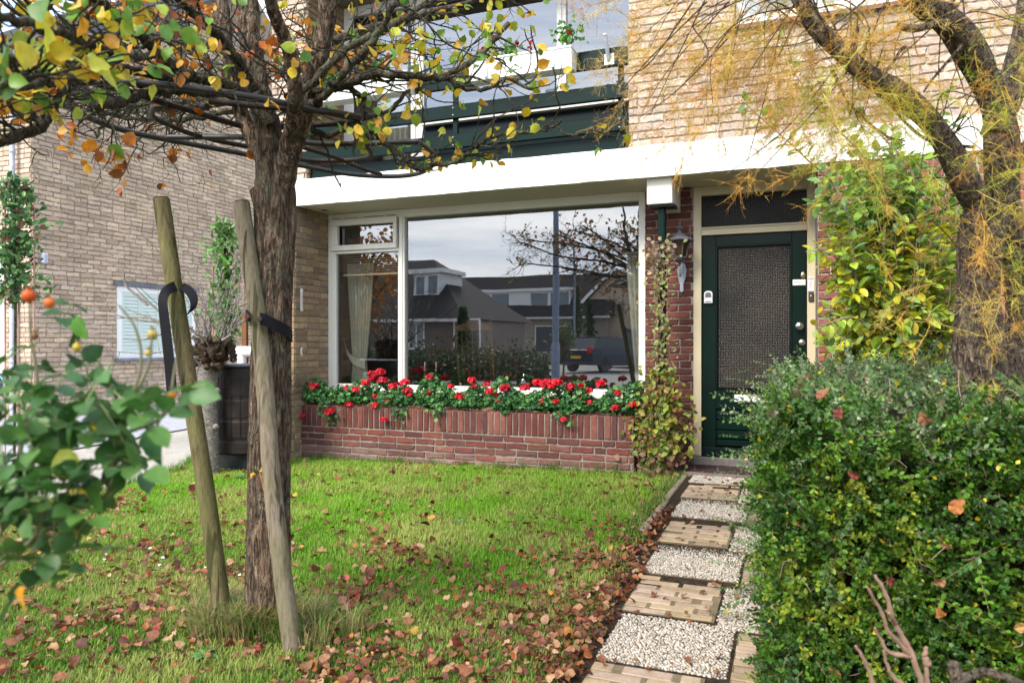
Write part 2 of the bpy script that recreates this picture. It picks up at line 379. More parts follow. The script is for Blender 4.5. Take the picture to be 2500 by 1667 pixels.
RED=[(.13,.042,.032),(.16,.052,.04),(.11,.04,.033),(.19,.065,.048),(.14,.05,.042)]
REDP=[(.145,.045,.035),(.17,.055,.042),(.11,.038,.032),(.20,.078,.058),(.15,.05,.042),(.125,.05,.045)]
PALE=[(.56,.43,.315),(.60,.465,.35),(.52,.395,.29),(.57,.45,.345),(.62,.475,.33),(.49,.37,.28)]
REDH=[(.27,.085,.07),(.30,.10,.085),(.22,.075,.065),(.25,.10,.09)]
# ---------------------------------------------------------------- ground and setting
def sstep(a,b,x): t=np.clip((x-a)/(b-a),0,1); return t*t*(3-2*t)
def gz(x,y): return sstep(3.0,6.5,y)*(0.045+(x+1.3)*0.016)
def sheet(name,x0,x1,y0,y1,z,m,nx=1,ny=1,f=None):
    xs=np.linspace(x0,x1,nx+1);ys=np.linspace(y0,y1,ny+1); X,Y=np.meshgrid(xs,ys)
    Z=np.full_like(X,z) if f is None else f(X,Y)+z
    V=np.stack([X,Y,Z],-1).reshape(-1,3); i=np.arange(ny)[:,None]*(nx+1)+np.arange(nx)[None]; i=i.reshape(-1)
    mb=MB(); mb.add(V,np.stack([i,i+1,i+nx+2,i+nx+1],-1)); return struct(mb.build(name,m,smooth=nx>1))
sheet('ground',-300,300,-300,300,-.06,M['lawn'])
def gzc(X,Y): return gz(X,Y)
lawn_edge=[PZ(*p)[:2] for p in ((149,1215),(213,1202),(319,1175),(436,1138),(468,1117))]
LE=np.array(lawn_edge)
def lawn_left(y):   # x of the lawn's left edge
    return np.interp(y,[0,3.2,4.1,4.34,4.82,5.6,6.05,6.6],[-6.2,-5.6,-5.42,-5.41,-5.48,-5.72,-6.02,-6.3])
mb=MB()
ys=np.linspace(-.6,6.9,50); G=[]
for y in ys:
    xl=float(lawn_left(y)); 
    for t in np.linspace(0,1,30): x=xl+(2.6-xl)*t; G.append((x,y,float(gz(x,y))))
i=(np.arange(49)[:,None]*30+np.arange(29)[None]).reshape(-1)
mb.add(G,np.stack([i,i+1,i+31,i+30],-1)); struct(mb.build('lawn',M['lawn'],smooth=True))
sheet('gravel_drive',-16,-5.0,-.6,22,-.02,M['gravel'])
a,b=PZ(231,1084),PZ(453,1045)
mb=MB(); e=(b-a)/np.linalg.norm(b-a); p0=a-e*8; p1=b+e*14
mb.add([(p0[0],p0[1],-.012),(p1[0],p1[1],-.012),(p1[0]-9,p1[1]+1,-.012),(p0[0]-9,p0[1]+1,-.012)],[(0,1,2,3)]); struct(mb.build('paved_drive',M['paving']))
mb=MB(); nrm=np.array((e[1],-e[0],0)); q=[p0,p1,p1+nrm*.05,p0+nrm*.05]; mb.add([(v[0],v[1],-.006) for v in q],[(0,1,2,3)],(.35,.33,.33)); struct(mb.build('kerb',M['concrete']))
sheet('pavement',-60,60,-6.2,-3.2,-.03,M['concrete']); sheet('road',-200,200,-60,-6.2,-.04,M['asphalt'])
ic=bmesh.new(); bmesh.ops.create_icosphere(ic,subdivisions=1,radius=1); ic.verts.ensure_lookup_table(); PEB_V=np.array([v.co for v in ic.verts]); PEB_F=np.array([[v.index for v in f.verts] for f in ic.faces if f.calc_center_median().z>-.55]); ic.free()
# garden path: alternating pebble slabs and brick clusters
rows=[6.54,6.18,5.6,5.0,4.39,3.81,3.255,2.72,2.14,1.55,.95]
def pleft(y): return float(np.interp(y,[2.7,6.4],[-.70,-.80]))
pb=MB(); V=[]
for yy in np.linspace(.8,6.54,30): V+=[(-.86,yy,float(gz(-.5,yy))+.009),(.6,yy,float(gz(-.5,yy))+.009)]
pb.add(V,[(2*i,2*i+1,2*i+3,2*i+2) for i in range(29)]); struct(pb.build('path_base',M['soil'],smooth=True))
for k in range(len(rows)-1):
    y1,y0=rows[k]-.012,rows[k+1]+.008; agg=(k%2==0)
    xl=pleft((y0+y1)/2)
    zt=.014+float(gz(-.5,(y0+y1)/2))*1.0+(.0 if k else .004)
    xr=xl+(.49 if agg else .41); x_end=xr+.52
    for col,(a0,a1,pe) in enumerate(((xl,xr,agg),(xr+.012,x_end,not agg))):
        if k==0 and col==0: a1=xl+.75
        if k==0 and col==1: continue
        sh=0 if col==0 else -.06
        m_=MB()
        if pe:
            m_.box(a0,a1,y0+sh,y1+sh,-.08,zt-.004,(.42,.36,.29),.004,0)
            sp=.0118 if y1<4.6 else .0135
            gx_,gy_=np.meshgrid(np.arange(a0+.006,a1-.004,sp),np.arange(y0+sh+.006,y1+sh-.004,sp)); gx_=gx_.copy(); gx_[::2]+=sp*.5; q_=np.stack([gx_.ravel(),gy_.ravel(),np.full(gx_.size,zt-.003)],-1)+RNG.normal(0,1,(gx_.size,3))*(sp*.22,sp*.22,.0008); q_=q_[(q_[:,0]<a1-.004)&(RNG.random(len(q_))<.96)]; n=len(q_)
            Rz=RNG.uniform(0,math.pi,n); sx=sp*RNG.uniform(.42,.78,n); sy=sp*RNG.uniform(.34,.58,n); sz=sp*RNG.uniform(.3,.5,n); Rm=np.zeros((n,3,3)); Rm[:,0,0]=np.cos(Rz)*sx; Rm[:,1,0]=np.sin(Rz)*sx; Rm[:,0,1]=-np.sin(Rz)*sy; Rm[:,1,1]=np.cos(Rz)*sy; Rm[:,2,2]=sz
            cc=np.array([(.62,.57,.50),(.70,.66,.60),(.52,.46,.39),(.74,.72,.68),(.42,.37,.32),(.60,.50,.40),(.66,.63,.59)])[RNG.integers(0,7,n)]*RNG.uniform(.5,.88,(n,1))*(1,.96,.90)
            m_.scatter(PEB_V,PEB_F,Rm,q_,cc,1)
            struct(m_.build('path_slab',[M['concrete'],M['stone']],smooth=True),'white pebble slab in the garden path')
        else:
            base=MB(); base.box(a0,a1,y0+sh,y1+sh,-.08,zt-.0035,(.52,.46,.33)); struct(base.build('path_bed',M['concrete']))
            r=0; y=y0+sh+.003; pit=(y1-y0-.003)/round((y1-y0)/.068)
            while y<y1+sh-.03:
                x=a0+.004-(0.1 if r%2 else 0)
                while x<a1-.02:
                    xa,xb=max(x,a0),min(x+.2,a1-.004)
                    if xb-xa>.05:
                        c=np.array((1.16,.97,.80))*RNG.uniform(.78,1.15)*(1,1,RNG.uniform(.85,1.1)); dz=RNG.uniform(-.004,.002)
                        m_.box(xa,xb-(RNG.uniform(.015,.03) if RNG.random()<.16 else RNG.uniform(.002,.007)),y,y+pit-.0055,-.05,zt+dz,c,.004)
                    x+=.212
                y+=pit; r+=1
            struct(m_.build('path_brick_cluster',M['concrete']),'buff brick cluster in the garden path')
g=MB(); g.box(-.99,-.66,2.2,6.54,-.05,.004,(.9,.8,.7)); V=[]
ys=np.linspace(.9,6.54,30); g=MB()
for yy in ys: V+=[(-.93 if yy>4.7 else float(np.interp(yy,[2,4.7],[-.86,-.95])),yy,float(gz(-.9,yy))+.008),(-.5,yy,float(gz(-.6,yy))+.004)]
g.add(V,[(2*i,2*i+1,2*i+3,2*i+2) for i in range(29)]); struct(g.build('path_border_soil',M['soil'],smooth=True))
mb=MB(); y=6.5
while y>4.7:
    mb.box(-.900+(6.68-y)*.004,-.850+(6.68-y)*.004,y-.98,y-.006,-.1,.058+float(gz(-.9,y))-.035,(.85,.78,.68),.008); y-=1.0
struct(mb.build('path_kerb',M['concrete']))
mb=MB(); mb.box(-1.30,2.6,6.55,6.995,-.05,.095,(.22,.18,.16)); bricks(mb,(-1.30,6.555,.095),(1,0,0),(0,1,0),(0,0,1),3.9,.42,[(.055,.03,.03),(.07,.04,.038),(.045,.028,.03)],course=.09,bh=.082,bl=.19,joint=.009,proud=.003,jit=.001,seed=5,pts=2)
struct(mb.build('porch_paving',M['brick_red']))
# ---------------------------------------------------------------- the house
YF=6.38; YW=7.0; XL=-4.92; SOF=2.69
house=thing('brick_house','two storey brick house with white concrete band, dark green door and big front window','house',(-1.5,7.4,0))
mb=MB()   # masonry core
mb.box(-5.22,-4.93,6.40,11,0,2.95); mb.box(-5.22,-4.775,6.40,11,2.951,5.6)
mb.box(.205,8,6.402,11,0,2.94)
for (a,b,c,d) in ((-1.345,-.446,2.941,5.6),(.87,8,2.941,5.6),(-.446,.87,2.941,3.90),(-.446,.87,5.0,5.6)): mb.box(a,b,6.405,7.3,c,d)
mb.box(-1.305,-.858,6.975,7.4,0,2.69); mb.box(-4.93,-1.305,7.01,7.2,0,.70); mb.box(-5.22,8,11,11.3,0,5.6)
mb.box(-4.775,-1.345,6.45,7.3,5.05,5.6)
mb.build('wall_core',M['mortar'],house)
mb=MB(); bricks(mb,(-1.345,6.398,2.945),(1,0,0),(0,0,1),(0,-1,0),5.6,2.65,PEACH,holes=[(.899,2.215,.955,2.05)],course=.0715,bh=.0595,jit=.0036,proud=.013,seed=11,pts=7)
mb.build('upper_brick_wall',M['brick'],house)
mb=MB(); mb.box(-1.345,4.3,6.3985,6.404,2.945,3.87,(1,1,1)); mb.box(-1.345,-.45,6.3985,6.404,3.87,5.59); mb.box(.88,4.3,6.3985,6.404,3.87,5.59); mb.build('mortar_bed',M['mortar_l'],house)
mb=MB(); bricks(mb,(.205,6.398,0),(1,0,0),(0,0,1),(0,-1,0),4.2,2.68,REDH,course=.0715,bh=.0605,seed=12,jit=.0018,proud=.010,pts=6)
mb.build('lower_red_wall',M['brick_red'],house)
mb=MB(); mb.box(.204,4.3,6.3985,6.404,.0,2.68); mb.build('mortar_bed',M['mortar_l'],house)
mb=MB(); bricks(mb,(-1.305,6.972,0),(1,0,0),(0,0,1),(0,-1,0),.447,2.69,RED,course=.0665,bh=.055,seed=13,proud=.007); mb.build('pier',M['brick_red'],house)
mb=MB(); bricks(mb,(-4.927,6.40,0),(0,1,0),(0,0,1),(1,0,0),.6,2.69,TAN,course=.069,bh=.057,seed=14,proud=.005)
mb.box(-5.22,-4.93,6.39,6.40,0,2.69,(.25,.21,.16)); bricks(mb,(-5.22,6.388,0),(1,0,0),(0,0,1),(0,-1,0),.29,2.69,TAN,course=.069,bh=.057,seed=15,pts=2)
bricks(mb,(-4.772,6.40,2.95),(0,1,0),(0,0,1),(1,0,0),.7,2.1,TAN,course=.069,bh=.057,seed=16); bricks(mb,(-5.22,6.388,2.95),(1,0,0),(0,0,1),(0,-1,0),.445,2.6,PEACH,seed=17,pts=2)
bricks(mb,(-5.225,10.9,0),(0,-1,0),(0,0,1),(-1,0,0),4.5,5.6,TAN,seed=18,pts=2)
mb.build('side_wall',M['brick'],house)
mb=MB(); mb.box(XL,-1.306,7.005,7.01,0,.70,(.3,.25,.2)); bricks(mb,(XL,7.004,.0),(1,0,0),(0,0,1),(0,-1,0),3.6,.70,TAN,seed=19,pts=2); mb.build('apron_wall',M['brick'],house)
# concrete band
mb=MB(); n=90; xs=np.linspace(-5.24,6.0,n); tw=RNG.normal(0,.0025,n); bw=RNG.normal(0,.0018,n)
tw=np.convolve(tw,[.3,.4,.3],'same')*1.6
V=[];F=[]
for i,x in enumerate(xs):
    V+=[(x,6.42,2.684+bw[i]),(x,6.372,2.682+bw[i]),(x,6.368,2.95+tw[i]-.012),(x,6.374,2.957+tw[i]),(x,6.42,2.962+tw[i])]
for i in range(n-1):
    for k in range(4): F.append((i*5+k,(i+1)*5+k,(i+1)*5+k+1,i*5+k+1))
mb.add(V,F); mb.box(-5.24,6,6.42,6.424,2.684,2.95); mb.build('concrete_band',M['white'],house)
mb=MB(); mb.box(XL+.002,.203,6.425,7.06,2.690,2.76); so=mb.build('soffit',M['cream_soffit'],house)
mb=MB(); 
mb.lathe([(.001,2.684),(.03,2.684),(.036,2.687),(.036,2.691)],(-4.78,6.72,0),20,(.35,.33,.3)); mb.build('spotlight',M['metal'],so)
mb=MB(); mb.box(-4.77,-1.35,6.43,7.3,2.765,2.952); mb.build('balcony_floor',M['concrete'],house)
# ---- front window
win=MB(); yb,yf=7.055,6.975; cr=(.93,.90,.84)
B=lambda m,x0,x1,z0,z1,y0=yf,y1=yb,c=cr,b=.004: m.box(x0,x1,y0,y1,z0,z1,c,b)
B(win,XL+.002,-4.845,.705,2.688); B(win,-1.372,-1.307,.705,2.688); B(win,-4.845,-1.372,2.602,2.688); B(win,-4.845,-1.372,.705,.775)
B(win,-4.005,-3.932,.775,2.602); B(win,-3.985,-3.952,.775,2.602,yf-.012,yf)
B(win,-4.845,-4.005,2.237,2.27)
B(win,-4.865,-4.02,2.27,2.33,yf-.03,yf+.02); B(win,-4.865,-4.02,2.548,2.618,yf-.03,yf+.02); B(win,-4.865,-4.775,2.331,2.547,yf-.03,yf+.02); B(win,-4.062,-4.02,2.331,2.547,yf-.03,yf+.02)
for (a,b) in ((-4.845,-4.820),(-4.020,-4.006)): B(win,a,b,.776,2.236,yf+.012,yf+.05)
B(win,XL+.002,-1.295,.688,.716,6.915,6.975)
for k,(x,l) in enumerate(((-4.86,.10),(-4.70,.18),(-4.45,.26),(-4.16,.12))): win.box(x,x+l,yf-.004,yf-.001,2.632,2.637,(.05,.05,.05))
w0=win.build('front_window',M['white_paint'],house)
g=MB()
for (a,b,c,d) in ((-3.932,-1.372,.775,2.602),(-4.82,-4.02,.776,2.236),(-4.775,-4.062,2.33,2.548)): g.add([(a,7.02,c),(b,7.02,c),(b,7.02,d),(a,7.02,d)],[(0,1,2,3)])
g.build('pane',M['pane'],w0)
# ---- front door and frame
cd=(.86,.80,.68)
df=MB(); yf=6.97
B(df,-.857,-.784,.18,2.688,yf,7.08,cd); B(df,.132,.203,.18,2.688,yf,7.08,cd); B(df,-.784,.132,2.602,2.688,yf,7.08,cd); B(df,-.784,.132,2.232,2.304,yf,7.08,cd); B(df,-.79,.138,2.288,2.306,yf-.012,yf,cd)
df.box(-.862,-.780,6.962,7.08,.07,.178,(.25,.25,.27)); df.box(.130,.206,6.962,7.08,.07,.178,(.25,.25,.27))
fr=df.build('door_frame',M['cream'],house)
g=MB(); g.box(-.784,.132,7.03,7.035,2.304,2.602); g.build('transom_pane',M['reeded'],fr)
g=MB(); g.box(.137,.188,6.962,6.9695,1.69,1.815,(.78,.74,.70)); g.build('notice_sticker',M['flat'],fr)
g=MB(); g.box(.142,.186,6.95,6.968,1.60,1.68,(.05,.04,.035),.004); bp=g.build('doorbell',M['flat'],fr); g=MB(); g.lathe([(0.001,0),(.011,0),(.012,.004),(.009,.009),(.001,.010)],(.164,6.95,1.645),14,M=np.array(((1,0,0),(0,0,-1),(0,1,0))).astype(float)); g.build('bell_push',M['metal'],bp)
def text(body,size,loc,mat,parent,name,rot=(R(90),0,0),ex=.0006,align='CENTER',sx=1):
    cu=bpy.data.curves.new(name,'FONT'); cu.body=body; cu.size=size; cu.extrude=ex; cu.align_x=align; cu.align_y='CENTER'
    o=bpy.data.objects.new(name+'_tmp',cu); C.objects.link(o); bpy.context.view_layer.update()
    me=bpy.data.meshes.new_from_object(o); bpy.data.objects.remove(o); o=bpy.data.objects.new(name,me); C.objects.link(o)
    me.materials.clear(); me.materials.append(mat)
    o.matrix_world=Matrix.Translation(loc)@Matrix.Rotation(rot[0],4,'X')@Matrix.Diagonal((sx,1,1,1)); 
    me.transform(o.matrix_world); o.matrix_world=Matrix()
    o.parent=parent; bpy.context.view_layer.update(); o.matrix_parent_inverse=parent.matrix_world.inverted(); return o
M['ink']=mat_simple('dark_ink',(.03,.03,.035),.6); M['redink']=mat_simple('red_ink',(.35,.03,.04),.6)
text('NEE',.026,(.162,6.9615,1.797),M['redink'],fr,'sticker_text'); 
g=MB()
for k in range(6): g.box(.150,.150+.026*(1-.2*(k%3)),6.9605,6.9615,1.770-k*.010,1.774-k*.010,(.35,.35,.38))
g.build('small_print',M['flat'],fr)
dr=MB(); yf=7.0; c1=(1,1,1)
dr.box(-.778,-.655,7.0,7.045,.205,2.226,c1,.003); dr.box(.004,.126,7.0,7.045,.205,2.226,c1,.003); dr.box(-.655,.004,7.0,7.045,2.13,2.226,c1,.003); dr.box(-.655,.004,7.0,7.045,.62,.80,c1,.003)
for k,(a,b) in enumerate(((.52,.615),(.425,.515),(.34,.42),(.275,.335))): dr.box(-.655,.004,7.008,7.04,a,b,c1,.008)
for (a,b,c,d) in ((-.66,-.640,.80,2.135),(-.011,.009,.80,2.135)): dr.box(a,b,6.992,7.0,c,d,(.6,.6,.6),.003)
dr.box(-.640,-.011,6.992,7.0,2.117,2.135,(.6,.6,.6),.003); dr.box(-.640,-.011,6.992,7.0,.80,.818,(.6,.6,.6),.003)
door=dr.build('door',M['green'],house); door['label']='glossy dark green front door with tall patterned glass'
g=MB(); g.box(-.655,.004,7.018,7.024,.80,2.13); g.build('door_pane',M['reeded'],door)
g=MB(); g.box(-.778,.126,6.978,7.0,.19,.262,(1,1,1),.006); g.box(-.778,.126,6.97,7.0,.178,.189,(1,1,1)); g.build('weather_bar',M['teal'],door)
RX=np.array(((1,0,0),(0,0,1),(0,-1,0))).astype(float)   # lathe axis to -Y
RXm=np.array(((1,0,0),(0,0,-1),(0,1,0))).astype(float)
g=MB(); g.lathe([(.001,0),(.030,0),(.030,.006),(.018,.010),(.016,.03),(.030,.038),(.036,.05),(.030,.062),(.001,.066)],(.066,6.998,1.381),24,M=RXm); g.build('door_knob',M['metal'],door,True)
g=MB(); g.lathe([(.001,0),(.030,0),(.028,.008),(.012,.012),(.001,.013)],(.088,6.998,1.235),20,M=RXm); g.build('door_lock',M['metal'],door,True)
g=MB(); g.lathe([(.001,0),(.026,0),(.023,.008),(.010,.012),(.001,.013)],(.097,6.998,1.835),20,(1,.85,.55),M=RXm@np.diag((.85,1.35,1))); g.build('upper_lock',M['metal'],door,True)
g=MB(); g.box(-.489,-.169,6.984,6.998,.690,.756,(1,1,1),.003); ms=g.build('mail_slot',M['tin'],door); g=MB(); g.box(-.47,-.188,6.978,6.984,.70,.745,(.9,.9,.88),.002); g.build('mail_flap',M['tin'],ms)
g=MB(); g.box(.012,.119,6.993,6.998,1.746,1.797,(.72,.72,.72),.001); np_=g.build('name_plate',M['flat'],door); text('HIER GEEN DRUKWERK',.0085,(.066,6.992,1.779),M['ink'],np_,'plate_text'); text('A.U.B.',.010,(.066,6.992,1.762),M['ink'],np_,'plate_text')
g=MB(); P=[(-.758,1.602),(-.683,1.602),(-.683,1.690),(-.690,1.706),(-.705,1.714),(-.736,1.714),(-.751,1.706),(-.758,1.690)]
g.prism([(x,6.999,z) for x,z in P],(0,-.034,0),(.62,.62,.64)); ks=g.build('key_safe',M['flat'],door); g=MB(); g.prism([(x*.72-.2018,6.9645,z) for x,z in ((-.758,1.655),(-.683,1.655),(-.683,1.685),(-.70,1.70),(-.741,1.70),(-.758,1.685))],(0,-.003,0),(.10,.10,.11)); g.build('key_safe_window',M['flat'],ks); g=MB(); g.box(-.745,-.695,6.961,6.9645,1.612,1.617,(.06,.06,.07)); g.build('key_safe_latch',M['flat'],ks)
g=MB(); g.box(-.86,2.5,6.955,7.06,.094,.172,(.55,.55,.6),.006); g.build('door_step',M['concrete'],house)
g=MB(); g.box(-.78,.13,7.05,7.5,.18,2.68); g.build('hallway',M['dark'],house)
# ---- hopper and downpipe
g=MB(); g.box(-1.196,-.974,6.45,6.97,2.455,2.688,(.93,.89,.78),.006); hp=g.build('rain_hopper',M['white_paint'],house)
g=MB(); g.box(-1.175,-.955,6.47,6.65,2.432,2.454,(.5,.6,.7)); g.build('hopper_plate',M['green'],hp)
g=MB(); g.tube([(-1.079,6.56,z) for z in (.0,.8,1.6,2.44)],.037,20,(1.6,1.4,1.4)); g.lathe([(.037,1.62),(.043,1.62),(.043,1.70),(.037,1.70)],(-1.079,6.56,0),20,(1.5,1.4,1.4)); g.build('downpipe',M['green'],house,True)
# ---- balcony
g=MB()
for (a,b,y0,y1) in ((3.69,3.855,6.355,6.398),(3.40,3.53,6.355,6.398),(3.113,3.245,6.355,6.398)): g.box(-4.93,-1.35,y0,y1,a,b,(1.3,1.3,1.4),.004)
g.box(-4.77,-1.35,6.44,6.47,2.965,3.09,(1.0,1.1,1.4),.004)
bal=g.build('balcony_rail',M['green'],house)
for x in (-3.05,-1.42,-4.80): g=MB(); g.box(x-.025,x+.025,6.400,6.438,2.96,3.85,(1.3,1.3,1.4),.004); g.build('rail_post',M['green'],bal)
for x in (-3.05,-1.42):
    for z in (3.73,3.81,3.43,3.50,3.14,3.215): g=MB(); g.lathe([(.001,0),(.010,0),(.008,.004),(.001,.006)],(x,6.355,z),10,(.9,.9,.9),M=RXm); g.build('rail_bolt',M['zinc'],bal,True)
# upper glazing
g=MB(); y0,y1=7.06,7.13; wp=(.93,.92,.90)
for (a,b,c,d) in ((-4.768,-4.625,2.96,5.04),(-3.905,-3.745,2.96,5.04),(-2.225,-2.125,3.66,5.04),(-1.42,-1.35,3.66,5.04),(-4.625,-3.905,4.93,5.04),(-3.745,-2.225,4.93,5.04),(-2.125,-1.42,4.93,5.04),(-3.745,-1.35,3.60,3.658),(-4.625,-3.905,2.96,3.02)): g.box(a,b,y0,y1,c,d,wp,.004)
g.box(-3.745,-1.35,7.0,7.06,3.585,3.625,wp,.004)
g.box(-3.86,-3.845,7.045,7.06,2.96,5.04,wp); g.box(-2.18,-2.17,7.045,7.06,3.66,5.04,wp)
uw=g.build('upper_window',M['white_paint'],house)
g=MB(); 
for (a,b,c,d) in ((-4.60,-3.93,3.02,4.93),): g.box(a-.024,a,7.05,7.12,c,d); g.box(b,b+.024,7.05,7.12,c,d)
g.build('balcony_door_sash',M['black'],uw)
g=MB()
for (a,b,c,d) in ((-4.60,-3.93,3.02,4.93),(-3.745,-2.225,3.66,4.93),(-2.125,-1.42,3.66,4.93)): g.add([(a,7.09,c),(b,7.09,c),(b,7.09,d),(a,7.09,d)],[(0,1,2,3)])
g.build('upper_pane',M['pane_up'],uw)
g=MB()
for k in range(4): g.box(-3.745,-1.35,7.07,7.12,2.96+k*.156,2.96+k*.156+.150,(1,1.1,1.4),.004)
g.build('lower_panel',M['teal'],house)
g=MB(); g.box(-4.77,-1.36,8.6,8.65,2.95,5.05); g.box(-4.77,-1.36,7.2,8.6,5.03,5.05,); g.build('upper_room',M['dark'],house)
# right hand upper window
g=MB(); x0,x1,z0,z1=-.44,.865,3.93,4.99; wp=(1,1,1)
g.box(x0,x0+.075,6.46,6.54,z0,z1,wp,.004); g.box(x1-.075,x1,6.46,6.54,z0,z1,wp,.004); g.box(x0+.075,x1-.075,6.46,6.54,z0,z0+.075,wp,.004); g.box(x0+.075,x1-.075,6.46,6.54,z1-.075,z1,wp,.004); g.box(.18,.24,6.46,6.54,z0+.075,z1-.075,wp,.004)
g.box(x0-.002,x1+.002,6.44,6.459,z0-.01,z0+.03,wp,.004)
w2=g.build('bedroom_window',M['white_paint'],house); g=MB(); g.box(x0+.075,.18,6.5,6.504,z0+.075,z1-.075); g.box(.24,x1-.075,6.5,6.504,z0+.075,z1-.075); g.build('bedroom_pane',M['pane_up'],w2)
g=MB()
k=-.50
while k<.93: g.prism([(k,6.335,3.845),(k,6.46,3.885),(k,6.46,3.925),(k,6.335,3.880)],(.145,0,0),np.ones(3)*RNG.uniform(.8,1.2)); k+=.152
g.build('sill_tile',M['redtile'],w2)
g=MB(); g.box(-.44,.865,6.8,6.85,3.9,5.0,(3,3,3)); g.build('bedroom_dark_back',M['dark'],w2)  # dark sheet in place of the bedroom's dim interior behind the panes
# roof
g=MB(); g.box(-5.8,8.6,5.75,6.38,5.602,5.75,(1,1,1)); g.build('eaves',M['white_paint'],house)
g=MB(); g.prism([(-5.8,5.6,5.76),(-5.8,9.2,8.6),(-5.8,12.4,5.76)],(14.4,0,0)); g.build('roof',M['tile'],house)
# living room seen through the glass
g=MB(); g.box(-4.9,-1.25,10.5,10.55,0.0,2.68); g.box(-4.9,8,7.2,10.5,.02,.06,(.6,.5,.4)); g.box(-1.25,-1.2,7.45,10.5,0,2.68); g.box(-4.9,-1.25,7.2,10.5,2.66,2.688,(1.3,1.3,1.3)); g.box(-4.92,-4.90,7.2,10.5,0,2.68); g.box(-4.9,-1.31,7.06,7.35,.66,.70,(2,2,2))
g.build('living_room',M['room'],house)
def curtain(xa_top,xb_top,xa_mid,xb_mid,z0,z1,zt,y,label,tie=True,nf=9):
    g=MB(); n=nf*8; m=26; V=[]
    for j in range(m):
        z=z0+(z1-z0)*j/(m-1); t=min(1,abs(z-zt)/( (z1-zt) if z>zt else max(zt-z0,.01)))
        t=t**.8 if z>zt else t*.35
        xa=xa_mid+(xa_top-xa_mid)*t; xb=xb_mid+(xb_top-xb_mid)*t
        for i in range(n+1):
            s=i/n; V.append((xa+(xb-xa)*s, y+.028*math.sin(s*nf*2*math.pi)*(1+.2*math.sin(i)),z))
    i=(np.arange(m-1)[:,None]*(n+1)+np.arange(n)[None]).reshape(-1)
    g.add(V,np.stack([i,i+1,i+n+2,i+n+1],-1)); return g
root=thing('curtain','cream curtain tied back at the left end of the front window','curtain',(-4.55,7.3,.7))
curtain(-4.87,-4.50,-4.79,-4.60,.72,2.16,1.02,7.28,'',nf=8).build('drape',M['cloth'],root,True)
g=MB(); P=spline([(-4.89,7.25,1.27),(-4.83,7.22,1.13),(-4.73,7.21,1.03),(-4.60,7.24,.99)],5); 
for i in range(len(P)-1):
    w=.02+.04*i/len(P); w2=.02+.04*(i+1)/len(P); g.add([P[i]-(0,0,w),P[i+1]-(0,0,w2),P[i+1]+(0,0,w2),P[i]+(0,0,w)],[(0,1,2,3)])
g.build('tie_band',M['cloth'],root,True)
o=curtain(-1.56,-1.40,-1.44,-1.37,.72,2.15,.75,7.25,'',nf=3).build('curtain',M['cloth'],None,True); tag(o,'narrow cream curtain hanging at the right end of the front window','curtain')
o=curtain(-4.56,-4.02,-4.50,-4.05,3.02,4.95,3.02,7.5,'',nf=7).build('curtain',M['cloth'],None,True); tag(o,'long pale curtain behind the upstairs balcony door','curtain')
for (xa,xb,za,zb,lab) in ((-4.80,-4.02,2.02,2.26,'dark slatted blind half lowered behind the narrow left pane'),(-1.62,-1.40,2.10,2.60,'narrow slatted blind at the right end of the big front pane')):
    g=MB(); z=za
    while z<zb: g.box(xa,xb,7.10,7.125,z,z+.004,(.9,.85,.75)); z+=.028
    g.box(xa,xb,7.10,7.12,za-.02,za-.006,(1.5,1.4,1.2)); tag(g.build('window_blind',M['cream'] if xa<-4.5 else M['room']),lab,'blind')
# things on and behind the inner sill
g=MB(); c=(-4.53,7.2,.70); g.lathe([(.001,0),(.058,0),(.062,.02),(.060,.17),(.066,.185),(.060,.2),(.001,.2)],c,24,(.82,.84,.86)); o=g.build('storage_jar',M['flat'],None,True); tag(o,'white ceramic jar on the inner sill below the tied curtain','jar')
ch=thing('spindle_chair','honey coloured wooden spindle back chair behind the front window','chair',(-3.5,8.1,.0))
g=MB(); g.box(-3.75,-3.28,8.0,8.45,.62,.66,(1,1,1),.01); g.build('seat',M['wood'],ch)
for (x,y) in ((-3.72,8.03),(-3.3,8.03),(-3.72,8.42),(-3.3,8.42)): g=MB(); g.tube([(x,y,.06),(x,y,.62)],.02,10); g.build('leg',M['wood'],ch,True)
g=MB(); 
for x in (-3.74,-3.28): g.tube([(x,8.0,.62),(x-.02,7.96,1.1),(x-.03,7.92,1.50)],[.022,.018,.024],10); g.lathe([(.001,-.02),(.03,0),(.001,.03)],(x-.03,7.92,1.53),10)
g.prism([(-3.76,7.92,1.38),(-3.30,7.92,1.38),(-3.30,7.92,1.44),(-3.42,7.92,1.47),(-3.46,7.92,1.53),(-3.6,7.92,1.53),(-3.64,7.92,1.47),(-3.76,7.92,1.44)],(0,.025,0))
for k in range(6): x=-3.68+k*.07; g.tube([(x,8.0,.64),(x-.02,7.94,1.40)],.008,8)
g.build('backrest',M['wood'],ch)
def candle(x,lab):
    r=thing('candlestick',lab,'candlestick',(x,7.2,.70),'candlesticks on the inner sill'); g=MB(); g.lathe([(.001,0),(.035,0),(.03,.012),(.010,.02),(.008,.10),(.018,.12),(.008,.14),(.012,.22),(.024,.24),(.001,.25)],(x,7.2,.70),16,(1,.8,.5)); g.build('stick',M['metal'],r,True); g=MB(); g.lathe([(.001,.25),(.009,.25),(.009,.32),(.001,.325)],(x,7.2,.70),10,(1,1,1)); g.build('candle',M['tin'],r,True)
candle(-3.80,'brass candlestick on the inner sill, nearer the window post'); candle(-3.66,'brass candlestick on the inner sill, nearer the wooden chair')
g=MB(); g.lathe([(.001,0),(.05,0),(.075,.03),(.09,.10),(.07,.17),(.045,.2),(.05,.24),(.04,.24)],(-2.62,7.2,.70),20,(.75,.8,.78)); o=g.build('glass_jug',M['pane'],None,True); tag(o,'clear glass jug on the inner sill of the big front pane','jug')
